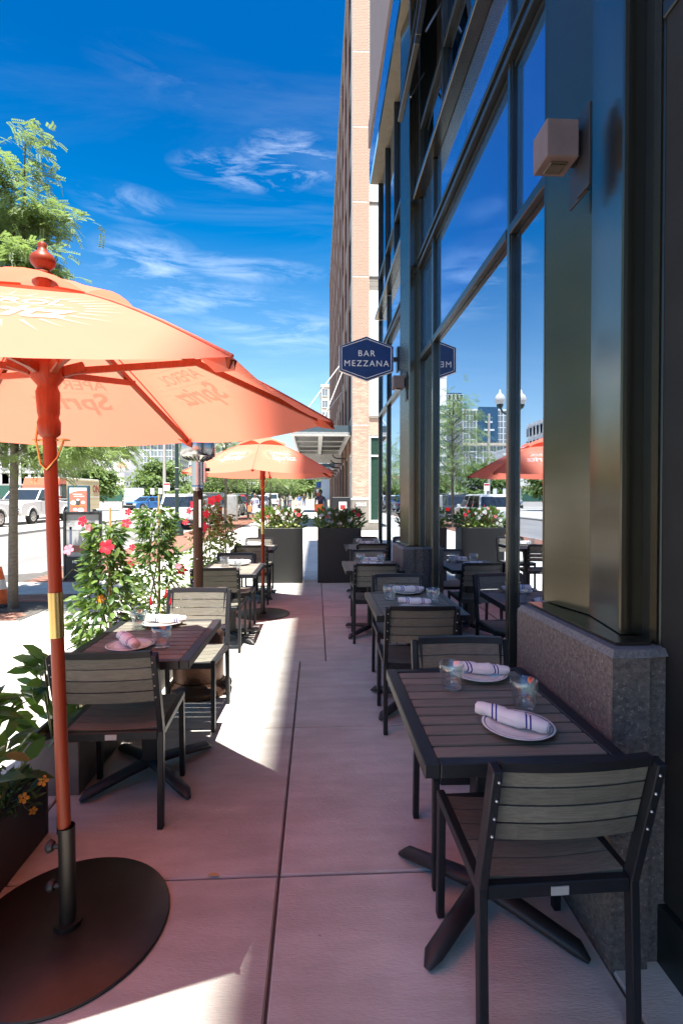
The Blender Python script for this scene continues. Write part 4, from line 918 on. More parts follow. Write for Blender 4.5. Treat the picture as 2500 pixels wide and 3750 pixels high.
# low plants between the vines
def low_plant(name, label, cat, x, y, z, rad, H_, nleaf, npart, size, m, wf, flowers, group=None, up=.6, droop=1.0, sq=1.0):
    t = thing(name, label, cat, (x, y, z), group=group); n = nleaf; a = RNG.uniform(0, 2*PI, n); u = RNG.uniform(0, 1, n)**.7; hz = u*H_; rr = rad*(.35+.75*np.sin(PI*np.clip(u*.85+.12, 0, 1)))*np.sqrt(RNG.uniform(.03, 1, n))
    pos = np.stack([rr*np.cos(a), sq*rr*np.sin(a), hz], 1); dr = np.stack([np.cos(a)+RNG.normal(0, .35, n), sq*np.sin(a)+RNG.normal(0, .35, n), RNG.normal(up, .5, n)], 1)
    foliage(t, pos, dr, size, m, npart, wf, droop)
    st = MB()
    for k in range(7):
        aa = 6.28*k/7; st.tube([(0, 0, -.04), (rad*.3*math.cos(aa), rad*.3*math.sin(aa), H_*.5), (rad*.55*math.cos(aa), rad*.55*math.sin(aa), H_*.95)], [.006, .005, .002], 5)
    link('stems', st, t, m='stem')
    for (kind, mm, dx, dy, zz, sz, d) in flowers: flower(t, kind, mm, (dx, dy, zz), d, sz, {'plume': 'flower_plume', 'cluster': 'flower_cluster', 'agapanthus': 'flower_head'}.get(kind, 'flower'), 'blacktrim' if kind == 'petunia' else None)
    return t
F = lambda: (random.uniform(-.4, .6), -1, random.uniform(.1, .6))
low_plant('broad_leaf_plant', 'upright plant with broad glossy leaves in the grey planter behind the umbrella pole', 'plant', -1.365, 2.72, gz(2.7)+.22, .13, .46, 90, 90, .13, 'deepleaf', 1.25, [], up=.35)
low_plant('trailing_plant', 'small white-flowered filler plant beside the broad-leaved plant', 'plant', -1.30, 2.92, gz(2.9)+.22, .13, .16, 220, 80, .035, 'leaf', .7, [('star', 'whitepetal', random.uniform(-.12, .12), random.uniform(-.14, 0), random.uniform(.08, .2), .014, F()) for k in range(14)])
low_plant('flower_clump', 'lilac agapanthus with yellow and red blooms at the back of the left front table', 'plant', -1.20, 3.42, gz(3.4)+.22, .12, .42, 160, 60, .09, 'leaf', .35, [('agapanthus', 'lilac', -.06, -.12, .50, .055, (0, -.4, 1)), ('agapanthus', 'lilac', .03, -.08, .55, .05, (.2, -.3, 1)), ('plume', 'red', .12, -.02, .56, .035, (0, 0, 1)), ('plume', 'red', .20, .02, .60, .04, (.1, 0, 1)), ('plume', 'red', .24, -.02, .56, .032, (.2, 0, 1)), ('plume', 'yellowpetal', .19, -.06, .52, .03, (.1, 0, 1))], up=1.2)
low_plant('flower_clump', 'pink and lilac filler flowers right behind the heater post', 'plant', -1.23, 4.62, gz(4.6)+.22, .16, .45, 200, 60, .07, 'leaf', .5, [('agapanthus', 'lilac', random.uniform(-.15, .2), -.1, random.uniform(.3, .6), .05, F()) for k in range(4)]+[('trumpet', 'red', .12, -.12, .45, .04, F()), ('plume', 'red', .16, -.1, .2, .035, (0, 0, 1))], up=.8)
low_plant('broad_leaf_plant', 'dark leafy plant with a pink star flower at the left edge of the picture', 'plant', -1.34, 2.06, gz(2.1)+.2, .17, .50, 130, 130, .125, 'deepleaf', 1.1, [('star', 'pink', .07, -.15, .40, .03, (.2, -1, .3)), ('star', 'pink', -.02, -.17, .33, .022, (.1, -1, .3))], up=.3)
low_plant('petunia_plant', 'orange petunias trailing over the rim of the dark front planter', 'plant', -1.275, 2.12, gz(2.1)+.20, .13, .16, 240, 110, .05, 'deepleaf', .9, [('petunia', 'orangepetal', .055, -.13, .15, .024, (.2, -1, .35)), ('petunia', 'orangepetal', .115, -.05, .10, .025, (.3, -1, .3)), ('petunia', 'orangepetal', .145, .04, .12, .025, (.2, -1, .4)), ('petunia', 'orangepetal', .125, .0, .02, .02, (.7, -.8, .0)), ('petunia', 'orangepetal', -.03, -.16, .17, .024, (-.1, -1, .4))])
low_plant('trailing_plant', 'pink-budded plant trailing at the lower left corner', 'plant', -1.30, 1.62, gz(1.6)+.18, .17, .22, 260, 110, .06, 'deepleaf', .8, [('star', 'pink', .11, -.03, .03, .016, F()), ('star', 'pink', .12, -.08, -.02, .015, F()), ('star', 'pink', .0, -.1, .1, .015, F())])
def planter_mix(x0, side, k0):
    y = 9.03; z = gz(9)+.90
    low_plant('planter_shrub', f'leafy shrub with white trumpet flowers on the left half of the {side} black planter', 'plant', x0-.19, y, z, .24, .36, 330, 190, .10, 'leaf', .8, [('trumpet', 'whitepetal', random.uniform(-.2, .2), random.uniform(-.22, -.10), random.uniform(.10, .36), .035, F()) for k in range(9)]+[('trumpet', 'red', -.02, -.25, .24, .03, F()), ('trumpet', 'pink', .1, -.22, .38, .03, F())], up=.8, sq=.6)
    low_plant('planter_shrub', f'dark leafy shrub on the right half of the {side} black planter', 'plant', x0+.20, y, z, .24, .34, 330, 190, .10, 'deepleaf', .8, [('trumpet', 'whitepetal', random.uniform(-.2, .15), random.uniform(-.22, -.10), random.uniform(.1, .34), .035, F()) for k in range(4)]+[('trumpet', 'red', .12, -.24, .27, .045, F()), ('trumpet', 'red', .05, -.2, .33, .03, F())], up=.8, sq=.6)
    low_plant('plumed_celosia', f'red plumed celosia standing above the {side} black planter', 'plant', x0, y-.04, z, .28, .30, 120, 60, .10, 'bronzeleaf', .6, [('plume', 'red', dx, -.12, zz, .032, (random.uniform(-.1, .1), 0, 1)) for dx, zz in ((-.04, .40), (.27, .40), (.32, .33), (-.26, .34), (.16, .42))], up=1.0, sq=.5)
    low_plant('trailing_plant', f'cream clustered lantana trailing along the front rim of the {side} black planter', 'plant', x0, y-.09, z-.01, .34, .14, 420, 120, .055, 'leaf', .8, [('cluster', 'yellowpetal', -.33+.66*k/10+random.uniform(-.02, .02), random.uniform(-.12, -.03), random.uniform(.02, .13), .032, (0, -.6, 1)) for k in range(11)], up=.3, sq=.35)
planter_mix(-.62, 'left', 0); planter_mix(.40, 'right', 1)

# ================================================================== TREES
def tree(x, y, label, trunk_h, top, rad, nspray, tv, tf, size, group, m='treeleaf', tr=.055, lo=None, hang=.5, cx_=0., skirt=0, inner=3):
    z = gz(y); t = thing('street_tree', label, 'tree', (x, y, z), group=group); Hc = top-z; lo = lo if lo is not None else trunk_h
    bend = random.uniform(-.06, .06)
    link('trunk', MB().tube([(0, 0, -.1), (0, 0, .02), (bend*.4, 0, trunk_h*.5), (bend, .02, trunk_h), (cx_*.4+bend, 0, trunk_h+(Hc-trunk_h)*.5), (cx_*.6, 0, Hc*.93)], [tr*1.35, tr*1.12, tr, tr*.9, tr*.5, tr*.12], 12), t, m='bark')
    nb_ = 16; tips = []
    for k in range(nb_):
        hb = trunk_h*.9+(Hc*.85-trunk_h*.9)*(k/nb_); a = k*2.4+random.uniform(-.3, .3); rr = rad*(1.05-.75*(hb-trunk_h)/(Hc-trunk_h+.01))*random.uniform(.75, 1.1)
        p0 = Vector((bend, 0, hb)); p2 = p0+Vector((math.cos(a)*rr, math.sin(a)*rr, rr*.45+.1)); p1 = (p0+p2)/2+Vector((0, 0, rr*.18)); p3 = p2+Vector((math.cos(a)*rr*.25, math.sin(a)*rr*.25, -.05))
        link('branch', MB().tube([p0, p1, p2, p3], [tr*.4, tr*.26, tr*.13, tr*.05], 6), t, m='bark')
        for s_ in np.linspace(.25, 1.0, 5): tips.append((p0*(1-s_)**2+p1*2*s_*(1-s_)+p2*s_*s_, a))
        tips.append((p3, a)); 
    for k in range(skirt):      # low drooping limbs
        a = k*2*PI/skirt+.5; hb = trunk_h*random.uniform(.9, 1.12); p0 = Vector((bend*.8, 0, hb)); d = Vector((math.cos(a), math.sin(a), 0)); rr = random.uniform(1.15, 1.5)
        link('branch', MB().tube([p0, p0+d*rr*.4+Vector((0, 0, .16)), p0+d*rr*.8+Vector((0, 0, .17)), p0+d*rr+Vector((0, 0, .06))], [tr*.34, tr*.22, tr*.12, tr*.04], 6), t, m='bark')
        for s_ in (.45, .65, .82, .95, 1.0): tips.append((p0+d*rr*s_+Vector((0, 0, random.uniform(.0, .3))), a))
    tips.append((Vector((cx_*.6, 0, Hc*.95)), 0)); tips.append((Vector((cx_*.6, 0, Hc*.88)), 0)); tips.append((Vector((cx_*.55, 0, Hc*.8)), 0))
    # clumps of sprays on the limbs, hollow between them
    P_ = []; D_ = []
    for i in range(nspray):
        p, a = random.choice(tips); aa = a+random.gauss(0, .9); off = Vector((random.gauss(0, 1), random.gauss(0, 1), random.gauss(0, .55)))*rad*.17
        c = p+off; d = Vector((math.cos(aa), math.sin(aa), random.uniform(-.6, .35)))
        for j in range(inner): P_.append(c+d*size*.35*j+Vector((0, 0, -hang*size*.25*j*j/2))); D_.append(d+Vector((random.gauss(0, .5), random.gauss(0, .5), -hang*.35*j+random.gauss(0, .3))))
    P_ = np.array(P_); D_ = np.array(D_); n = len(P_); ok = P_[:, 2] > lo
    P_ = P_[ok]; D_ = D_[ok]; n = len(P_)
    v, f = scatter(tv, tf, P_, rotmats(n, D_, RNG.normal(0, .5, n)), size*RNG.uniform(.6, 1.15, n))
    link('crown', np_mesh('crown', v, f), t, m=m); return t
tree(-4.06, 7.05, 'young locust tree beside the traffic cone, feathery crown rising above the near umbrella', 2.1, 6.75, .85, 4000, PIN_V, PIN_F, .19, 'street trees along the kerb', lo=1.78, cx_=.35, skirt=6)
for i, (px, yy, tp) in enumerate(((828, 24.4, 7.4), (911, 32.6, 6.8), (990, 48, 8.0), (1028, 57, 8.5), (1055, 68, 9.0))):
    tree((px-1158)/1872*yy, yy, ['street tree rising behind the far umbrella', 'thin street tree beside the woman in the printed dress', 'street tree right of the far umbrella pole', 'second street tree right of the far umbrella pole', 'farthest street tree in the row, before the walking couple'][i], 2.0, tp, 1.7+.1*i, 650, PIN_S, PIN_SF, .42, 'street trees along the kerb', tr=.07, lo=1.7)
LV4 = np.array([(0, 0, 0), (.45, .34, .02), (1, 0, -.1), (.45, -.34, .02)]); LF4 = np.array([(0, 1, 2, 3)])
def big_tree(x, y, label, top, rad, th=1.5, n=1400, size=.45, group='trees beyond the road', m='farleaf'): return tree(x, y, label, th, top, rad, n, LV4, LF4, size, group, m, tr=.16, lo=th*.6, hang=.3, inner=4)
big_tree(-21.5, 72, 'large rounded tree in front of the beige tower', 7.8, 3.6)
big_tree(-24.6, 70, 'low dusty green bush left of the large rounded tree', 3.4, 2.0, .6, 700); big_tree(-19.4, 69, 'low bush right of the large rounded tree', 3.2, 2.0, .6, 700); big_tree(-22.0, 68, 'hedge-like low bush before the large rounded tree', 3.0, 2.2, .5, 700)
big_tree(-18.5, 88, 'tree behind the lamp post beside the white parking structure', 7.0, 2.4)
big_tree(-22, 52, 'tree beside the food truck, half hidden by the near locust', 5.4, 1.8)
big_tree(-14.8, 82, 'tree between the heater post and the pink building', 7.2, 3.2); big_tree(-12.0, 95, 'tree in front of the pink building', 5.0, 2.2)
big_tree(-2.6, 80, 'dense green tree beyond the walking couple', 6.9, 2.6); big_tree(-5.0, 84, 'tree left of the dense green one at the end of the sidewalk', 6.6, 2.4); big_tree(.1, 88, 'yellowish tree beside the end of the brick building', 6.2, 2.6); big_tree(-7.6, 92, 'far tree above the parked white van', 7, 2.6)

# ================================================================== STREET FURNITURE
cz = gz(7.22)
cn = thing('traffic_cone', 'orange traffic cone with a white band at the left edge beside the tree', 'traffic cone', (-4.335, 7.22, cz))
link('cone_base', MB().box(-.16, .16, -.16, .16, 0, .03, .008), cn, m='blacktrim'); link('cone_body', MB().lathe([(.125, .03), (.118, .05), (.088, .22)], 20), cn, m='cone'); link('reflective_band', MB().lathe([(.0885, .2205), (.064, .355)], 20), cn, m='reflective'); link('cone_tip', MB().lathe([(.0635, .3555), (.028, .52), (.02, .525)], 20), cn, m='cone')
def lamp_post(x, y, label, top=5.3, globes=True, r_=.075):
    t = thing('lamp_post', label, 'lamp post', (x, y, gz(y)), group='dark green lamp posts'); 
    link('base', MB().lathe([(.24, 0), (.25, .05), (.22, .08), (.24, .12), (.235, .22), (.17, .27), (.18, .30), (.15, .36), (.12, .55), (.10, .62), (.115, .65), (.09, .70)], 16), t, m='lampgreen')
    link('shaft', MB().tube([(0, 0, .68), (0, 0, top-.9)], [r_, r_*.8], 14), t, m='lampgreen')
    for z in (1.75, 2.55): link('strap', MB().tube([(0, 0, z), (0, 0, z+.02)], r_*1.03, 14), t, m='white')
    if globes:
        link('cross_arm', MB().tube([(-.42, 0, top-.55), (-.30, 0, top-.75), (0, 0, top-.85), (.30, 0, top-.75), (.42, 0, top-.55)], .04, 8), t, m='lampgreen')
        for s_ in (-1, 1):
            link('fitter', MB().lathe([(.05, 0), (.10, .05), (.13, .12), (.12, .16)], 12, (.42*s_, 0, top-.6)), t, m='lampgreen'); link('globe', MB().lathe([(.12, 0), (.19, .12), (.20, .24), (.14, .36), (.06, .42), (.05, .46), (.02, .56), (0, .58)], 14, (.42*s_, 0, top-.435)), t, m='globe')
    return t
lamp_post(-5.25, 19.6, 'dark green lamp post with twin globes, left of the patio heater', 5.5); lamp_post(-5.3, 42.5, 'farther dark lamp post right of the heater, above the red car roof', 5.5)
lamp_post(-3.7, 62, 'thin dark lamp post far down the row, near the walking couple', 5.0)
up_ = thing('utility_pole', 'pale concrete utility pole with a small white sign beyond the road', 'pole', (-13.4, 46, gz(46))); link('shaft', MB().tube([(0, 0, 0), (0, 0, 9)], [.16, .11], 10), up_, m='lot'); link('sign_plate', MB().box(-.02, .50, -.19, -.165, 1.95, 2.65, .01), up_, m='white'); link('sign_header', MB().box(.0, .48, -.195, -.1905, 2.45, 2.6), up_, m='taillight')
tk = thing('utility_cabinet', 'grey metal utility cabinet standing on the far brick strip', 'cabinet', (-4.95, 30.5, gz(30.5))); link('body', MB().box(-.30, .30, -.25, .25, 0, 1.55, .03), tk, m='galv'); link('door', MB().box(-.27, .27, -.262, -.2505, .1, 1.45, .005), tk, m='galv'); link('handle', MB().box(.2, .22, -.28, -.263, .7, .85), tk, m='steel')
for x, y, lab in ((-5.05, 22.6, 'short dark meter stub on the brick strip right of the heater'),): 
    t = thing('bollard', lab, 'bollard', (x, y, gz(y))); link('foot', MB().lathe([(.14, 0), (.14, .04), (.10, .07)], 12), t, m='lampgreen'); link('shaft', MB().lathe([(.10, .07), (.09, .6), (.11, .66), (.08, .78), (0, .82)], 12), t, m='lampgreen')
for i, (x, y) in enumerate(((-3.95, 36), (-4.0, 44))):
    t = thing('parking_meter', ['parking meter post behind the far umbrella pole', 'second parking meter nearer the parked van'][i], 'parking meter', (x, y, gz(y))); link('post', MB().tube([(0, 0, 0), (0, 0, 1.1)], .035, 8), t, m='frame'); link('head', MB().lathe([(.06, 1.1), (.10, 1.2), (.10, 1.38), (.06, 1.46), (0, 1.48)], 10), t, m='frame')
# framed news board beside the road
nbx = thing('display_board', 'black framed display board with a street picture behind the red flowering vine', 'board', (-4.12, 9.25, gz(9.25)))
link('frame', MB().box(-.33, -.285, -.03, .03, 0, 1.22, .008).box(.285, .33, -.03, .03, 0, 1.22, .008).box(-.284, .284, -.03, .03, 1.17, 1.22, .008).box(-.284, .284, -.03, .03, .02, .42, .004), nbx, m='blacktrim')
pic = link('picture', MB().box(-.284, .284, .005, .012, .421, 1.169), nbx, m=plain('board_grey', (.42, .42, .42)))
for nm, a, c in (('picture_roof', (-.284, .284, .90, 1.02), (.66, .66, .66)), ('picture_post', (-.23, -.19, .62, .95), (.10, .12, .2)), ('picture_panel', (.02, .14, .78, .92), (.75, .75, .75)), ('picture_street', (-.284, .284, .50, .62), (.35, .14, .11)), ('picture_window', (.06, .10, .82, .88), (.05, .06, .2))):
    link(nm, MB().box(a[0], a[1], .001, .0045, a[2], a[3]), nbx, m=plain(nm, c))
link('caption', text_mesh('NE', .065, .001, 0, .002), nbx, (-.13, -.032, .33), (PI/2, 0, 0), m='white'); link('caption', text_mesh('S', .065, .001, 0, .002), nbx, (.10, -.032, .33), (PI/2, 0, 0), m='white')
# poster kiosk at the far kerb
kx = thing('poster_kiosk', 'coral poster in a dark teal frame standing at the far kerb before the food truck', 'poster panel', (-12.85, 28.4, gz(28.4)))
teal = plain('kiosk_teal', (.03, .075, .095), .4); coral = plain('poster_coral', (.72, .16, .10))
link('frame', MB().box(-.57, .57, -.09, .09, .15, 2.05, .02), kx, m=teal); link('foot', MB().box(-.5, -.4, -.08, .08, 0, .149).box(.4, .5, -.08, .08, 0, .149), kx, m=teal)
link('poster', MB().box(-.44, .46, -.098, -.0905, .30, 1.93), kx, m=coral); link('poster_top', MB().prism([(-.44, 1.60), (-.2, 1.72), (.2, 1.78), (.46, 1.76), (.46, 1.93), (-.44, 1.93)], -.101, -.0985, 'y'), kx, m='whitepanel')
for a, b, w_, hh in ((-.02, 1.55, .5, .05), (.06, 1.44, .55, .05), (.0, .52, .75, .03), (.0, .44, .5, .03)): link('poster_line', MB().box(a-w_/2, a+w_/2, -.1005, -.0985, b, b+hh), kx, m='whitepanel')
dk = plain('poster_dark', (.05, .06, .05)); ora = plain('poster_orange', (.55, .24, .05))
link('poster_jar', MB().prism([(.14*math.cos(a)+0, 1.15+.18*math.sin(a)) for a in np.linspace(0, 2*PI, 14, False)], -.101, -.0985, 'y'), kx, m=dk)
for a, b, r_ in ((-.25, 1.12, .12), (.27, 1.14, .09), (.15, .72, .13), (-.15, .75, .09)): link('poster_shape', MB().prism([(a+r_*1.3*math.cos(q), b+r_*math.sin(q)) for q in np.linspace(0, 2*PI, 10, False)], -.1035, -.1015, 'y'), kx, m='whitepanel')
link('poster_band', MB().box(-.3, .4, -.106, -.104, .92, .97), kx, m=ora); link('poster_shape', MB().prism([(.0+.09*math.cos(q), 1.28+.06*math.sin(q)) for q in np.linspace(0, 2*PI, 10, False)], -.1035, -.1015, 'y'), kx, m='whitepanel')
# menu board by the pier
mbd = thing('menu_board', 'dark sandwich board with a red and white poster at the foot of the brick pier', 'sign board', (1.08, 21.6, gz(21.6)), (0, 0, R(-6)))
link('panel', MB().box(-.42, .36, -.02, .02, 0, 1.45, .02), mbd, m='frame'); link('poster', MB().box(-.12, .2, -.028, -.0205, .85, 1.25), mbd, m='white'); link('poster_mark', MB().box(-.07, .15, -.031, -.0285, .93, 1.12), mbd, m='carred')
# construction fence and barriers beyond the road
def fence(x0, x1, y, label, m, hh=1.55):
    n = max(1, round((x1-x0)/3)); t = thing('screened_fence', label, 'fence', (x0, y, gz(y)), group='screened construction fences')
    for i in range(n): a = (x1-x0)*i/n; b = (x1-x0)*(i+1)/n; link('screen_panel', MB().box(a+.05, b-.05, -.015, .015, .85, .85+hh), t, m=m); link('post', MB().tube([(a, 0, 0), (a, 0, .9+hh)], .03, 6), t, m='galv')
    for i in range(n): a = (x1-x0)*i/n; b = (x1-x0)*(i+1)/n; link('barrier', MB().prism([(-.3, 0), (.3, 0), (.2, .25), (.1, .82), (-.1, .82), (-.2, .25)], a+.05, b-.05, 'x'), t, m='lot')
    return t
fence(-25.2, -22.2, 60, 'green screened fence on concrete barriers right of the food truck', 'bluefence'); fence(-22.1, -19.9, 60, 'picture-printed fence panel ending the green fence', plain('printed_screen', (.45, .55, .68))); fence(-40, -24.5, 46, 'green screened fence behind the white pickups', 'bluefence')
for i, (px, yy, zz) in enumerate(((533, 58, 2.3), (570, 58, 2.35), (598, 62, 2.4))):
    t = thing('street_sign', ['small white street sign left of the big rounded tree', 'small white street sign under the big rounded tree', 'small white sign before the bushes, left of the pale pole'][i], 'sign', ((px-1158)/1872*yy, yy, gz(yy))); link('post', MB().tube([(0, 0, 0), (0, 0, zz)], .035, 6), t, m='galv'); link('plate', MB().box(-.22, .22, -.05, -.036, zz-.7, zz, .01), t, m='white')
MULTI = 0
# ================================================================== VEHICLES (front at local +Y)
def quad_panel(a, b, c, d, ins, th, name, t, m):
    P_ = [Vector(p) for p in (a, b, c, d)]; cen = sum(P_, Vector())/4; nrm = (P_[1]-P_[0]).cross(P_[3]-P_[0]).normalized()
    if nrm.dot(cen-Vector((0, cen.y*.6, .9))) < 0: nrm = -nrm
    q = [p+(P_[(i+1) % 4]-p).normalized()*ins+(P_[(i-1) % 4]-p).normalized()*ins for i, p in enumerate(P_)]
    v = [p+nrm*.003 for p in q]+[p+nrm*(.003+th) for p in q]
    return link(name, MB().add(v, [(4, 5, 6, 7), (3, 2, 1, 0)]+[(i, (i+1) % 4, 4+(i+1) % 4, 4+i) for i in range(4)]), t, m=m)
ST = dict(suv=dict(L=4.7, W=1.88, H=1.72, belt=1.03, hood=1.0, cab=(-2.28, 1.05, -2.0, .35), rw=.36, wb=(-1.40, 1.40), low=.27),
          sedan=dict(L=4.6, W=1.82, H=1.45, belt=.93, hood=.88, cab=(-1.75, 1.0, -1.15, .25), rw=.32, wb=(-1.38, 1.38), low=.22),
          van=dict(L=5.1, W=1.95, H=2.0, belt=1.15, hood=1.1, cab=(-2.5, 1.75, -2.42, 1.0), rw=.34, wb=(-1.5, 1.5), low=.27),
          pickup=dict(L=5.9, W=2.0, H=1.95, belt=1.25, hood=1.20, cab=(-.75, 1.35, -.55, .62), rw=.41, wb=(-1.85, 1.80), low=.45))
def car(label, x, y, rz, style, col, group='parked cars', roof_rack=False, cat='car'):
    s = ST[style]; L_, W_, rw = s['L']/2, s['W']/2, s['rw']; t = thing({'pickup': 'pickup_truck', 'van': 'parked_van'}.get(style, 'parked_car'), label, cat, (x, y, gz(y)-(.02 if x < -12 else .13)), on_slope(rz), group)
    pr = []; low = s['low']; wb = s['wb']; ra = rw+.07
    pr.append((-L_+.04, low+.12))
    for wy in wb:
        a0 = math.asin(min(1, (low-rw)/ra)); pr += [(wy+ra*math.cos(a), rw+ra*math.sin(a)) for a in np.linspace(PI-a0, a0, 9)]
    fb = s['belt']
    pr += [(L_-.10, low), (L_, low+.18), (L_-.02, s['hood']-.22), (L_-.22, s['hood']-.05)]
    pr += [(s['cab'][1]+.02, fb), (s['cab'][0]-.02, fb)]
    if style == 'sedan': pr += [(-L_+.12, fb-.04)]
    pr += [(-L_, fb-.15)]
    body = bevelled(MB().prism(pr, -W_, W_, 'x').mesh('body'), .035); link('body', body, t, m=col)
    y0, y1, y0t, y1t = s['cab']; wbt = W_-.05; wt = W_-(.16 if style != 'van' else .10); zb, zt = fb-.02, s['H']
    bot = [(-wbt, y0, zb), (wbt, y0, zb), (wbt, y1, zb), (-wbt, y1, zb)]; top = [(-wt, y0t, zt-.05), (wt, y0t, zt-.05), (wt, y1t, zt-.05), (-wt, y1t, zt-.05)]; rf = [(-wt+.12, y0t+.12, zt), (wt-.12, y0t+.12, zt), (wt-.12, y1t-.2, zt), (-wt+.12, y1t-.2, zt)]
    v = bot+top+rf; link('cabin', MB().add(v, [(0, 1, 5, 4), (1, 2, 6, 5), (2, 3, 7, 6), (3, 0, 4, 7), (4, 5, 9, 8), (5, 6, 10, 9), (6, 7, 11, 10), (7, 4, 8, 11), (8, 9, 10, 11)]), t, m=col)
    quad_panel(bot[3], bot[2], top[2], top[3], .07, .006, 'windscreen', t, 'carglass'); quad_panel(bot[0], bot[1], top[1], top[0], .09, .006, 'rear_window', t, 'carglass')
    for s_, (i0, i1) in ((1, (1, 2)), (-1, (0, 3))):
        A, B, Cc, Dd = Vector(bot[i0]), Vector(bot[i1]), Vector(top[i1]), Vector(top[i0]); n = 3 if style in ('suv', 'van') else 2
        for k in range(n): quad_panel(A.lerp(B, k/n), A.lerp(B, (k+1)/n), Dd.lerp(Cc, (k+1)/n), Dd.lerp(Cc, k/n), .05, .006, 'side_window', t, 'carglass')
        link('mirror', MB().box(s_*(W_+.02) if s_ > 0 else -W_-.22, W_+.22 if s_ > 0 else -W_-.02, y1-.42, y1-.32, fb-.02, fb+.16, .02), t, m='blacktrim' if style == 'pickup' else col)
        link('headlight', MB().box(*( (s_*W_-.42, s_*W_-.04) if s_ > 0 else (-W_+.04, -W_+.42)), L_-.12, L_+.012, s['hood']-.36, s['hood']-.17, .01), t, m='headlight')
        zt_ = fb-.02 if style in ('suv', 'van') else fb-.12
        link('tail_light', MB().box(*((W_-.26, W_-.015) if s_ > 0 else (-W_+.015, -W_+.26)), -L_-.012, -L_+.14, zt_-.30, zt_-.10, .01), t, m='taillight')
        link('door_line', MB().box(*((W_+.001, W_+.004) if s_ > 0 else (-W_-.004, -W_-.001)), y1-.35-.01, y1-.35+.01, low+.2, fb-.03).box(*((W_+.001, W_+.004) if s_ > 0 else (-W_-.004, -W_-.001)), y1-1.45-.01, y1-1.45+.01, low+.2, fb-.03), t, m='blacktrim')
        link('door_handle', MB().box(*((W_+.002, W_+.03) if s_ > 0 else (-W_-.03, -W_-.002)), y1-1.38, y1-1.2, fb-.18, fb-.14), t, m='chrome')
    link('front_bumper', MB().box(-W_+.05, W_-.05, L_-.06, L_+.06, low+.02, low+.28, .03), t, m='chrome' if style == 'pickup' else 'blacktrim'); link('rear_bumper', MB().box(-W_+.05, W_-.05, -L_-.06, -L_+.08, low+.05, low+.25, .03), t, m='chrome' if style == 'pickup' else 'blacktrim')
    link('grille', MB().box(-W_*.52, W_*.52, L_-.05, L_+.015, s['hood']-.42, s['hood']-.12, .01), t, m='blacktrim')
    for k in range(3 if style == 'pickup' else 1): link('grille_bar', MB().box(-W_*.5, W_*.5, L_+.012, L_+.03, s['hood']-.39+.1*k, s['hood']-.345+.1*k), t, m='chrome')
    link('number_plate', MB().box(-.17, .17, -L_-.075, -L_-.061, low+.4, low+.53), t, m='white')
    for wy in wb:
        for s_ in (-1, 1):
            a, b = (W_-.22, W_+.01) if s_ > 0 else (-W_-.01, -W_+.22); wl = link('wheel', MB().tube([(a, 0, 0), (a+.02, 0, 0), (b-.02, 0, 0), (b, 0, 0)], [rw*.93, rw, rw, rw*.93], 20), t, (0, wy, rw), m='rubber')
            xo = s_*(W_+.012); link('rim', MB().lathe([(rw*.66, 0), (rw*.62, .012), (rw*.5, -.005), (rw*.2, .004), (0, .012)], 16, M=Matrix.Translation((xo, 0, 0)) @ Matrix.Rotation(s_*PI/2, 4, 'Y')), wl, m='rim')
            hl = MB()
            for k in range(7): a_ = 2*PI*k/7; hl.lathe([(.035, .0), (0, .002)], 6, M=Matrix.Translation((xo+s_*.006, rw*.42*math.cos(a_), rw*.42*math.sin(a_))) @ Matrix.Rotation(s_*PI/2, 4, 'Y'))
            link('rim_hole', hl, wl, m='blacktrim')
    if style == 'pickup':
        link('bed_cover', MB().box(-W_+.06, W_-.06, -L_+.10, -.82, fb+.005, fb+.10, .02), t, m='galv')
        for s_ in (-1, 1): link('arch_flare', MB().tube([(s_*(W_+.012), wb[1]+ra*1.06*math.cos(a), rw+ra*1.06*math.sin(a)) for a in np.linspace(.1, PI-.1, 10)], .03, 6).tube([(s_*(W_+.012), wb[0]+ra*1.06*math.cos(a), rw+ra*1.06*math.sin(a)) for a in np.linspace(.1, PI-.1, 10)], .03, 6), t, m=col)
    if roof_rack:
        for s_ in (-1, 1): link('roof_rail', MB().tube([(s_*.6, -1.7, zt+.02), (s_*.6, -1.6, zt+.08), (s_*.6, .1, zt+.08), (s_*.6, .2, zt+.02)], .02, 6), t, m='chrome')
        for yy in (-1.3, -.2): link('cross_bar', MB().box(-.62, .62, yy, yy+.05, zt+.08, zt+.11), t, m='chrome')
    return t
car('white pickup truck facing the camera, parked behind the red umbrella pole', -16.25, 30.2, PI, 'pickup', 'carwhite', 'white pickups parked beyond the road', cat='pickup')
car('white pickup truck cut by the left picture edge, only its tail visible', -16.2, 23.6, PI, 'pickup', 'carwhite', 'white pickups parked beyond the road', cat='pickup')
car('white hatchback seen from behind, parked at the kerb left of the heater post', -6.55, 27.0, 0, 'suv', 'carwhite'); car('black sport utility parked ahead of the white hatchback', -6.6, 33.5, 0, 'suv', 'cargrey', roof_rack=True)
car('dark red wagon with roof rails beyond the black sport utility', -6.6, 45.5, 0, 'suv', 'carred', roof_rack=True); car('dark grey car parked behind the woman in the printed dress', -6.6, 39.5, 0, 'suv', 'cargrey')
car('blue car at the kerb just right of the woman in the printed dress', -6.6, 52, 0, 'suv', 'carblue'); car('silver blue car partly behind the far umbrella pole', -6.3, 60, PI, 'suv', 'carsilver'); car('white van parked far down the kerb', -6.4, 76, 0, 'van', 'carwhite', cat='van')
car('blue car crossing in front of the large rounded tree', -18.2, 56, PI-.5, 'sedan', 'carblue'); car('second blue car beside the lamp post, farther off', -17.0, 66, PI/2, 'sedan', 'carblue'); car('dark teal car behind the blue one near the bushes', -21.8, 64, PI/2, 'sedan', 'cargrey'); car('white car parked behind the printed fence panel', -22.8, 66, PI-.3, 'suv', 'carwhite')
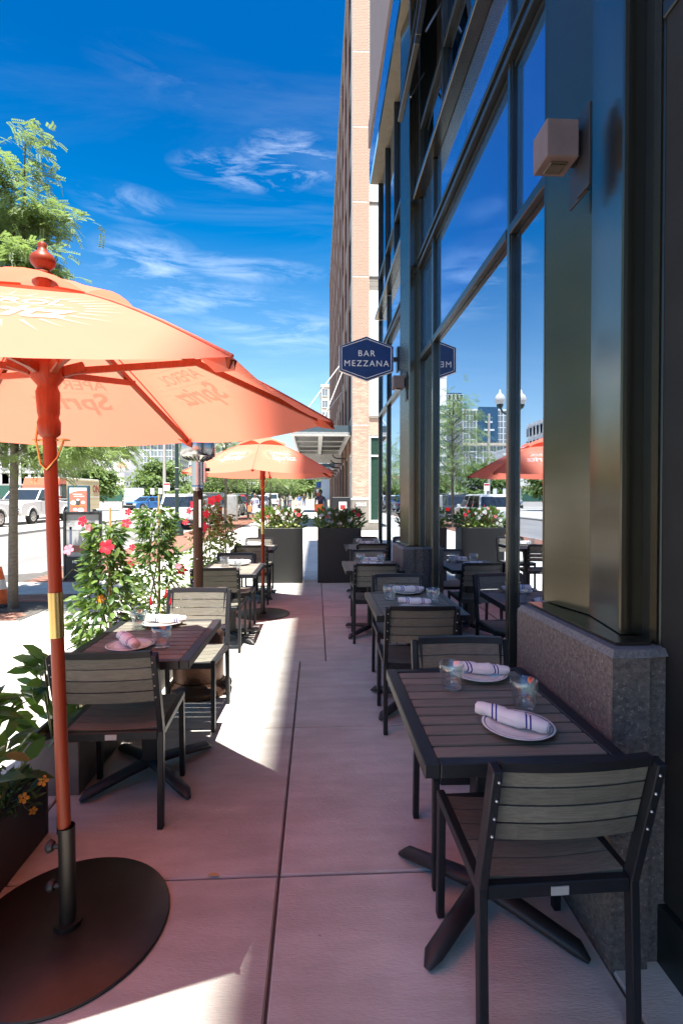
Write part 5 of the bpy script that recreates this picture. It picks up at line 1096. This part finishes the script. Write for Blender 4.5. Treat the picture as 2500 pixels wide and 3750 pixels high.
for i, xx in enumerate((-17.5, -15.0, -12.6, -10.2)): car(['white car in the far lot behind the heater post', 'silver car in the far lot behind the heater post', 'second silver car in the far lot, nearer the pink building', 'white car in the far lot under the far umbrella'][i], xx, 74, PI, 'sedan', ['carwhite', 'carsilver', 'carsilver', 'carwhite'][i])
# food truck
ft = thing('food_truck', 'cream and red food truck with a painted flag behind the poster kiosk', 'food truck', (-18.15, 34.5, gz(34.5)-.02), on_slope(0))
link('cab', bevelled(MB().prism([(0, .55), (1.35, .55), (1.35, 2.72), (.42, 2.72), (.18, 2.2), (.05, 1.25)], -1.15, 1.15, 'x').mesh('cab'), .05), ft, m='truckred')
link('cargo_body', bevelled(MB().box(-1.17, 1.17, 1.36, 6.6, .50, 2.70).mesh('cargo_body'), .04), ft, m='truckcream'); link('roof', MB().box(-1.15, 1.15, .5, 6.5, 2.705, 2.76, .02), ft, m='white')
quad_panel((-1.0, .075, 1.35), (1.0, .075, 1.35), (1.0, .23, 2.2), (-1.0, .23, 2.2), .05, .01, 'windscreen', ft, 'carglass')
link('cab_door', MB().box(1.152, 1.17, .50, 1.28, .6, 2.3, .004), ft, m='blacktrim'); link('side_window', MB().box(1.171, 1.18, .58, 1.2, 1.45, 2.2), ft, m='carglass'); link('mirror', MB().box(1.2, 1.32, .12, .3, 1.5, 2.15, .02), ft, m='chrome'); link('mirror', MB().box(-1.32, -1.2, .12, .3, 1.5, 2.15, .02), ft, m='chrome')
for z in (.82, 1.40, 2.52): link('body_stripe', MB().box(1.1705, 1.178, 1.45, 6.5, z, z+(.03 if z != 1.4 else .05)), ft, m='white' if z == 1.4 else plain('stripe_tan', (.45, .3, .18)))
flag = link('flag', MB().add([(1.173, 2.0, 2.3), (1.173, 2.35, 1.9), (1.173, 2.3, 1.55), (1.173, 1.78, 1.5)], [(0, 1, 2, 3)]), ft, m=plain('flag_blue', (.06, .09, .32)))
for k in range(5): link('flag_stripe', MB().add([(1.174, 1.75-.03*k+.12*k, 1.48), (1.174, 1.80+.09*k, 1.48), (1.174, 1.72+.11*k, .95+.06*k), (1.174, 1.66+.11*k, .95+.06*k)], [(0, 1, 2, 3)]), ft, m='carred' if k % 2 == 0 else 'white')
link('portrait_oval', MB().prism([(2.95+.38*math.cos(a), 1.75+.55*math.sin(a)) for a in np.linspace(0, 2*PI, 16, False)], 1.1715, 1.176, 'x'), ft, m='white'); link('hot_dog', MB().prism([(2.75+.42*math.cos(a), 1.05+.14*math.sin(a)+.12*math.cos(a)) for a in np.linspace(0, 2*PI, 12, False)], 1.177, 1.181, 'x'), ft, m=plain('hotdog', (.6, .25, .07)))
link('lettering', text_mesh('ON', .75, .003, 0, .02), ft, (1.178, 5.95, 2.02), (PI/2, 0, PI/2), m='carred')
for k in range(3): link('small_print', MB().box(1.1715, 1.176, 5.5, 6.35, 1.50+.13*k, 1.55+.13*k), ft, m=plain('print_brown', (.3, .22, .13)))
link('under_frame', MB().box(-1.0, 1.0, .3, 6.4, .38, .545), ft, m='blacktrim'); link('front_bumper', MB().box(-1.15, 1.15, -.08, .1, .42, .7, .02), ft, m='chrome')
for yy in (.9, 5.1):
    for s_ in (-1, 1): wl = link('wheel', MB().tube([(s_*.9, 0, 0), (s_*1.14, 0, 0)], .40, 18), ft, (0, yy, .40), m='rubber'); link('rim', MB().tube([(s_*1.142, 0, 0), (s_*1.15, 0, 0)], .24, 14), wl, m='rim')
for s_ in (-1, 1): link('headlight', MB().tube([(s_*.85, .02, .95), (s_*.85, -.01, .95)], .11, 12), ft, m='headlight')

# ================================================================== PEOPLE
def person(label, x, y, rz, h, skin, hair, top, legs, stride=.0, dress=None, arms=(.0, .0), z=None, bare_legs=False, group=None, extra=None, female=False, short_sleeve=True, shorts=False):
    t = thing('person', label, 'person', (x, y, gz(y) if z is None else z), (0, 0, rz), group); k = h/1.75; sw = (.175 if female else .20)*k
    V = []; E_ = []; RR = []
    def vtx(p, r_): V.append(tuple(c*k for c in p)); RR.append(r_*k); return len(V)-1
    pel = vtx((0, 0, .95), .135); sp = vtx((0, .0, 1.12), .12); ch = vtx((0, .0, 1.30), .145); ne = vtx((0, 0, 1.47), .055); hd = vtx((0, .02, 1.57), .075); h2 = vtx((0, .015, 1.66), .095); h3 = vtx((0, .01, 1.73), .06)
    for a, b in ((pel, sp), (sp, ch), (ch, ne), (ne, hd), (hd, h2), (h2, h3)): E_.append((a, b))
    for s_ in (-1, 1):
        st = stride*s_; hp = vtx((s_*.09, 0, .88), .095); kn = vtx((s_*.095, st*.5+.03*abs(stride), .50), .06); an = vtx((s_*.095, st-.03, .09), .042); to = vtx((s_*.10, st+.14, .035), .035)
        for a, b in ((pel, hp), (hp, kn), (kn, an), (an, to)): E_.append((a, b))
        bend = arms[0 if s_ < 0 else 1]; sh = vtx((s_*.19, 0, 1.40), .058); el = vtx((s_*.25, -.03-stride*.25*s_, 1.12), .042); wr = vtx((s_*(.24-.06*bend), .06+.22*bend-stride*.4*s_, .90+.22*bend), .030); ha = vtx((s_*(.235-.09*bend), .09+.27*bend-stride*.45*s_, .83+.24*bend), .036)
        for a, b in ((ch, sh), (sh, el), (el, wr), (wr, ha)): E_.append((a, b))
        for fz in (-.02, 0, .02):
            p = V[ha]; f1 = vtx((p[0]/k+fz*.3, p[1]/k+.02+fz, p[2]/k-.06), .010); E_.append((ha, f1))
    me = bpy.data.meshes.new('body'); me.from_pydata(V, E_, []); o = bpy.data.objects.new('body_cage', me); C.objects.link(o)
    md = o.modifiers.new('skin', 'SKIN'); md.use_smooth_shade = True
    for i, r_ in enumerate(RR): me.skin_vertices[0].data[i].radius = (r_, r_)
    me.skin_vertices[0].data[0].use_root = True; ss = o.modifiers.new('sub', 'SUBSURF'); ss.levels = 2; ss.render_levels = 2
    dg = bpy.context.evaluated_depsgraph_get(); bme = bpy.data.meshes.new_from_object(o.evaluated_get(dg)); bpy.data.objects.remove(o); bme.name = 'body'; bme.materials.clear()
    mats = [MT[skin], MT[top] if isinstance(top, str) else top, MT[legs] if isinstance(legs, str) else legs, MT['blacktrim']]
    for m in mats: bme.materials.append(m)
    for p in bme.polygons:
        c = p.center/k; ax = abs(c.x); mi = 0
        if c.z < .07: mi = 3
        elif c.z < .93 and ax < .19 and not bare_legs: mi = 2 if not shorts or c.z > .48 else 0
        elif .92 <= c.z < 1.45 and ax < .225: mi = 1
        elif ax >= .225 and c.z > (1.18 if short_sleeve else .95): mi = 1
        if dress is not None and mi == 1: mi = 1
        p.material_index = mi
    link('body', bme, t)
    hr = MB(); hr.lathe([(.0, 1.775), (.06, 1.765), (.097, 1.71), (.102, 1.65), (.09, 1.60 if not female else 1.50), (.07, 1.57 if not female else 1.46)], 12, (0, -.022, 0)); 
    for i, p in enumerate(hr.v): hr.v[i] = (p[0]*k, p[1]*k, p[2]*k)
    link('hair', hr, t, m=hair)
    link('nose', MB().lathe([(.014*k, 0), (0, .03*k)], 6, M=Matrix.Translation((0, .105*k, 1.63*k)) @ Matrix.Rotation(-PI/2, 4, 'X')), t, m=skin)
    for s_ in (-1, 1): link('ear', MB().lathe([(.012*k, -.02*k), (.022*k, 0), (.012*k, .025*k)], 6, (s_*.096*k, .01*k, 1.635*k)), t, m=skin)
    if dress is not None:
        dm = MB(); pf = [(.165, 1.36), (.15, 1.2), (.128, 1.08), (.17, .95), (.225, .72), (.255, .60)]; dm.lathe([(a*k, b*k) for a, b in pf], 20); me = dm.mesh('dress'); link('dress', me, t, m=dress)
        for s_ in (-1, 1): link('strap', MB().tube([(s_*.09*k, .10*k, 1.33*k), (s_*.11*k, .02*k, 1.47*k), (s_*.09*k, -.09*k, 1.35*k)], .024*k, 6), t, m=dress)
    if extra: extra(t, k)
    return t
printm = mat('printed_dress', (.72, .72, .74), (.10, .14, .42), 26, rough=.8, lo=.46, hi=.54)
def woman_extra(t, k):
    link('sunglasses', MB().box(-.085*k, -.01*k, .10*k, .118*k, 1.635*k, 1.675*k, .004).box(.01*k, .085*k, .10*k, .118*k, 1.635*k, 1.675*k, .004).box(-.0099*k, .0099*k, .105*k, .112*k, 1.65*k, 1.662*k), t, m='blacktrim')
person('woman in a blue and white printed dress and sunglasses walking towards the camera', -3.38, 28.4, PI, 1.64, 'skin', 'hair', printm, 'skin', .16, printm, (.9, .3), bare_legs=True, extra=woman_extra, female=True)
tb = thing('tote_bag', 'tan shoulder bag carried by the woman in the printed dress', 'bag', (-3.66, 28.35, gz(28.35)+.62), (0, R(8), 0)); link('bag_body', MB().prism([(-.10, 0), (.10, 0), (.13, .36), (-.13, .36)], -.17, .17, 'y'), tb, m=plain('tan_leather', (.42, .22, .10))); link('bag_strap', MB().tube([(0, -.13, .36), (.05, -.07, .62), (.07, 0, .70), (.05, .07, .62), (0, .13, .36)], .012, 6), tb, m=plain('tan_strap', (.38, .2, .09)))
navyc = plain('navy_cloth', (.012, .022, .06)); blackc = plain('black_cloth', (.02, .02, .024)); whitec = plain('white_cloth', (.75, .74, .72)); denim = plain('denim', (.06, .12, .28)); greyc = plain('grey_cloth', (.09, .09, .09)); redc = plain('red_cloth', (.55, .04, .03)); bluec = plain('blue_cardigan', (.08, .16, .38)); tan = plain('tan_cloth', (.6, .5, .38))
person('man in a navy shirt walking away beyond the right black planter', .20, 25.5, 0, 1.80, 'darkskin', 'hair', navyc, blackc, .18)
rb = thing('shoulder_bag', 'red messenger bag slung behind the man in the navy shirt', 'bag', (.14, 25.28, gz(25.3)+.72), (0, R(-6), 0)); link('bag_body', bevelled(MB().box(-.22, .24, -.08, .08, 0, .38).mesh('bag_body'), .03), rb, m=redc); link('flap', MB().box(-.20, .22, -.095, -.081, .14, .37, .004), rb, m=plain('bag_orange', (.6, .12, .03))); link('bag_strap', MB().bar((-.2, -.02, .37), (.26, .0, .72), .05, .012), rb, m=redc)
person('woman in a blue cardigan and pale skirt walking beside a man in a black shirt', (1095-1158)/1872*63, 63, PI, 1.66, 'skin', 'hair', bluec, whitec, .12, female=True, short_sleeve=False)
person('man in a black shirt and jeans walking beside the woman in the blue cardigan', (1113-1158)/1872*63, 63.2, PI, 1.80, 'skin', 'hair', blackc, denim, .16)
person('man in a white shirt and jeans farther along the sidewalk', (1062-1158)/1872*68, 68, PI, 1.78, 'skin', 'hair', whitec, denim, .14); person('person in a tan top near the parked bicycles', (1042-1158)/1872*70, 70, PI/2, 1.7, 'skin', 'hair', tan, denim, .1)
# steps at the far end with people on top
stp = thing('entrance_steps', 'concrete entrance steps with a handrail at the far end of the brick building', 'steps', (-.6, 66, gz(66)))
for k in range(6): link('step', MB().box(0, 2.1, k*.32, 4.0, k*.17+.0005, (k+1)*.17), stp, m='concrete')
for xx in (0.05, -.55): link('handrail', MB().tube([(xx, -.2, 0), (xx, -.2, .95), (xx, 1.8, 1.95), (xx, 1.8, 1.0)], .03, 6), stp, m='galv')
zst = gz(66)+1.02
person('security guard in black standing at the top of the far steps', (1155.5-1158)/1872*68.6, 68.6, PI, 1.78, 'darkskin', 'hair', blackc, blackc, 0, z=zst); person('person in a white shirt and red shorts on the far steps', (1165-1158)/1872*68.4, 68.4, PI, 1.74, 'skin', 'hair', whitec, redc, .05, z=zst, shorts=True); person('person in pale clothes leaning at the rail on the far landing', (1186-1158)/1872*69, 69, PI, 1.7, 'skin', 'hair', greyc, tan, 0, z=zst, female=True)

# ================================================================== FAR BUILDINGS
def far_building(name, label, px0, px1, ytop, Y, depth, m, fl, nc, ww, wh, winmat='farglass', base=0., group=None, side=True, first=3.0, frame=None, band=None):
    k = Y/1872; x0, x1 = (px0-1158)*k, (px1-1158)*k; zt = 1.5+(1848-ytop)*k; t = thing(name, label, 'building', ((x0+x1)/2, Y, gz(Y)-.1), group=group); a = (x1-x0)/2; H_ = zt-gz(Y)+.1
    link('walls', MB().box(-a, a, 0, depth, 0, H_), t, m=m); link('parapet', MB().box(-a-.12, a+.12, -.12, depth+.12, H_+.002, H_+.55), t, m=frame or m)
    if nc:
        wm = MB(); f_ = .07*ww; wm.box(-ww/2-f_, ww/2+f_, -.10, -.002, -f_, 0).box(-ww/2-f_, ww/2+f_, -.08, -.002, wh, wh+f_).box(-ww/2-f_, -ww/2, -.08, -.002, .001, wh-.001).box(ww/2, ww/2+f_, -.08, -.002, .001, wh-.001).box(-f_/3, f_/3, -.06, -.002, .001, wh-.001); wm.cur = 1; wm.box(-ww/2, ww/2, -.03, -.003, .002, wh-.002)
        me = wm.mesh('window'); me.materials.append(MT[frame] if isinstance(frame, str) else (frame or MT['whiteframe'])); me.materials.append(MT[winmat])
        fh = (H_-first)/fl; n = 0
        for r_ in range(fl):
            for c in range(nc):
                if n < 250: link('window', me, t, (-a+2*a*(c+.5)/nc, 0, first+fh*r_+fh*.25)); n += 1
            if side:
                for c in range(max(1, int(depth/(2*a)*nc))):
                    if n < 290: link('window', me, t, (a if px1 < 1158 else -a, depth*(c+.5)/max(1, int(depth/(2*a)*nc)), first+fh*r_+fh*.25), (0, 0, PI/2 if px1 < 1158 else -PI/2)); n += 1
            if band: link('floor_band', MB().box(-a-.05, a+.05, -.16, -.001, first+fh*r_-.2, first+fh*r_), t, m=band)
    return t
cream = plain('cream_stone', (.50, .43, .34)); beige = plain('beige_precast', (.52, .45, .36)); wht = plain('white_stucco', (.70, .69, .67)); pinkb = plain('pink_brick', (.42, .25, .20)); peach = plain('peach_panel', (.62, .30, .23)); brn = plain('brown_brick', (.26, .14, .10)); lgt = plain('light_concrete', (.58, .57, .55))
far_building('office_building', 'white office block with ribbon windows behind the near locust tree at the left', -140, 257, 1500, 85, 18, wht, 5, 12, 2.6, 1.7, band=lgt, side=True)
far_building('blank_hall', 'wide blank white hall with a brown brick base behind the food truck', 257, 470, 1728, 92, 14, wht, 1, 0, 1, 1); thing('hall_base', 'brown brick plinth wall along the foot of the blank white hall', 'wall', ((364-1158)/1872*91.5, 91.5, gz(91)), data=MB().box(-6.2, 6.2, 0, .3, 0, 3.4), m=brn)
far_building('white_block', 'white stepped block with small windows left of the beige tower', 372, 466, 1640, 150, 16, wht, 4, 5, 1.5, 1.6, side=False); pb = far_building('peach_block', 'lower white block with a peach panelled bay before the beige tower', 432, 494, 1664, 140, 10, wht, 3, 0, 1, 1)
for k in range(3): link('peach_panel', MB().box(-1.2, .9, -.25, -.002, 3.2+3.3*k, 4.9+3.3*k), pb, m=peach); link('window', MB().box(-.9, .6, -.2, -.003, 5.0+3.3*k, 6.2+3.3*k), pb, m='whitepanel')
tw = far_building('beige_tower', 'beige precast tower with a blue glass centre and rows of paired windows', 462, 640, 1500, 190, 26, beige, 13, 7, 2.2, 2.2, frame='whiteframe', first=6)
link('glass_centre', MB().box(-4.2, 3.4, -.6, -.12, 24, 37), tw, m='blueglass'); link('balcony', MB().box(-2.6, 1.2, -1.2, -.61, 28, 28.6).box(-1.9, .9, -1.2, -.61, 31, 31.5), tw, m='whitepanel'); link('setback_cornice', MB().box(-9.3, 9.3, -.7, -.13, 22.6, 23.5), tw, m=cream)
far_building('glass_tower', 'slim blue glass tower right of the beige tower', 640, 700, 1440, 240, 20, 'blueglass', 14, 4, 3.0, 2.4, winmat='blueglass'); far_building('apartment_tower', 'white apartment tower with square windows behind the heater head', 700, 830, 1380, 200, 22, wht, 14, 9, 1.5, 1.7, winmat='blueglass')
far_building('parking_structure', 'white parking structure with dark openings behind the lamp post', 622, 730, 1738, 110, 20, lgt, 2, 6, 1.2, 1.8, side=False); far_building('pink_building', 'low pink brick building with a glazed corner behind the parked cars', 735, 985, 1752, 118, 16, pinkb, 2, 8, 2.2, 1.8, side=False)
far_building('end_block', 'pale block with small windows over the far street trees', 985, 1150, 1712, 150, 14, cream, 3, 7, 1.5, 1.6, side=False)
far_building('corner_tower', 'pale slim tower just left of the far end of the brick building', 1176, 1230, 1420, 100, 12, cream, 9, 2, 1.0, 1.3, side=False)
eb = thing('end_pavilion', 'pale blue grey pavilion wall at the far end of the brick building', 'building', (1.2, 67.8, gz(67.8))); link('wall', MB().box(-.55, 1.6, 0, 3, 1.02, 4.6), eb, m=plain('pale_blue_wall', (.45, .52, .58))); link('sign_panel', MB().box(-1.2, -.56, .2, .3, 2.6, 3.4), eb, m='signblue')
for i_, (lx, ly, cc, sc__) in enumerate(((-.43, 2.02, 'cane', .05), (-.62, 3.02, 'lilac', .03), (-.47, 3.62, 'cane', .04), (-.62, 4.3, 'bronzeleaf', .04))):
    o = thing('fallen_leaf', ['small yellow leaf lying on the joint right of the near base plate', 'lilac petal fallen beside the left front table foot', 'dry yellow leaf in the sunlit strip by the pale chair', 'dry brown leaf on the paving by the heater'][i_], 'leaf', (lx, ly, gz(ly)-.001), (0, 0, 1.3*i_), data=np_mesh('fallen_leaf', leaf_template(1.2, .8)+np.array([0, 0, .11]), LEAF_F, True), m=cc); o.scale = (sc__,)*3
print('objects', len(bpy.data.objects), 'tris', sum(len(o.data.polygons) for o in bpy.data.objects if o.type == 'MESH'))
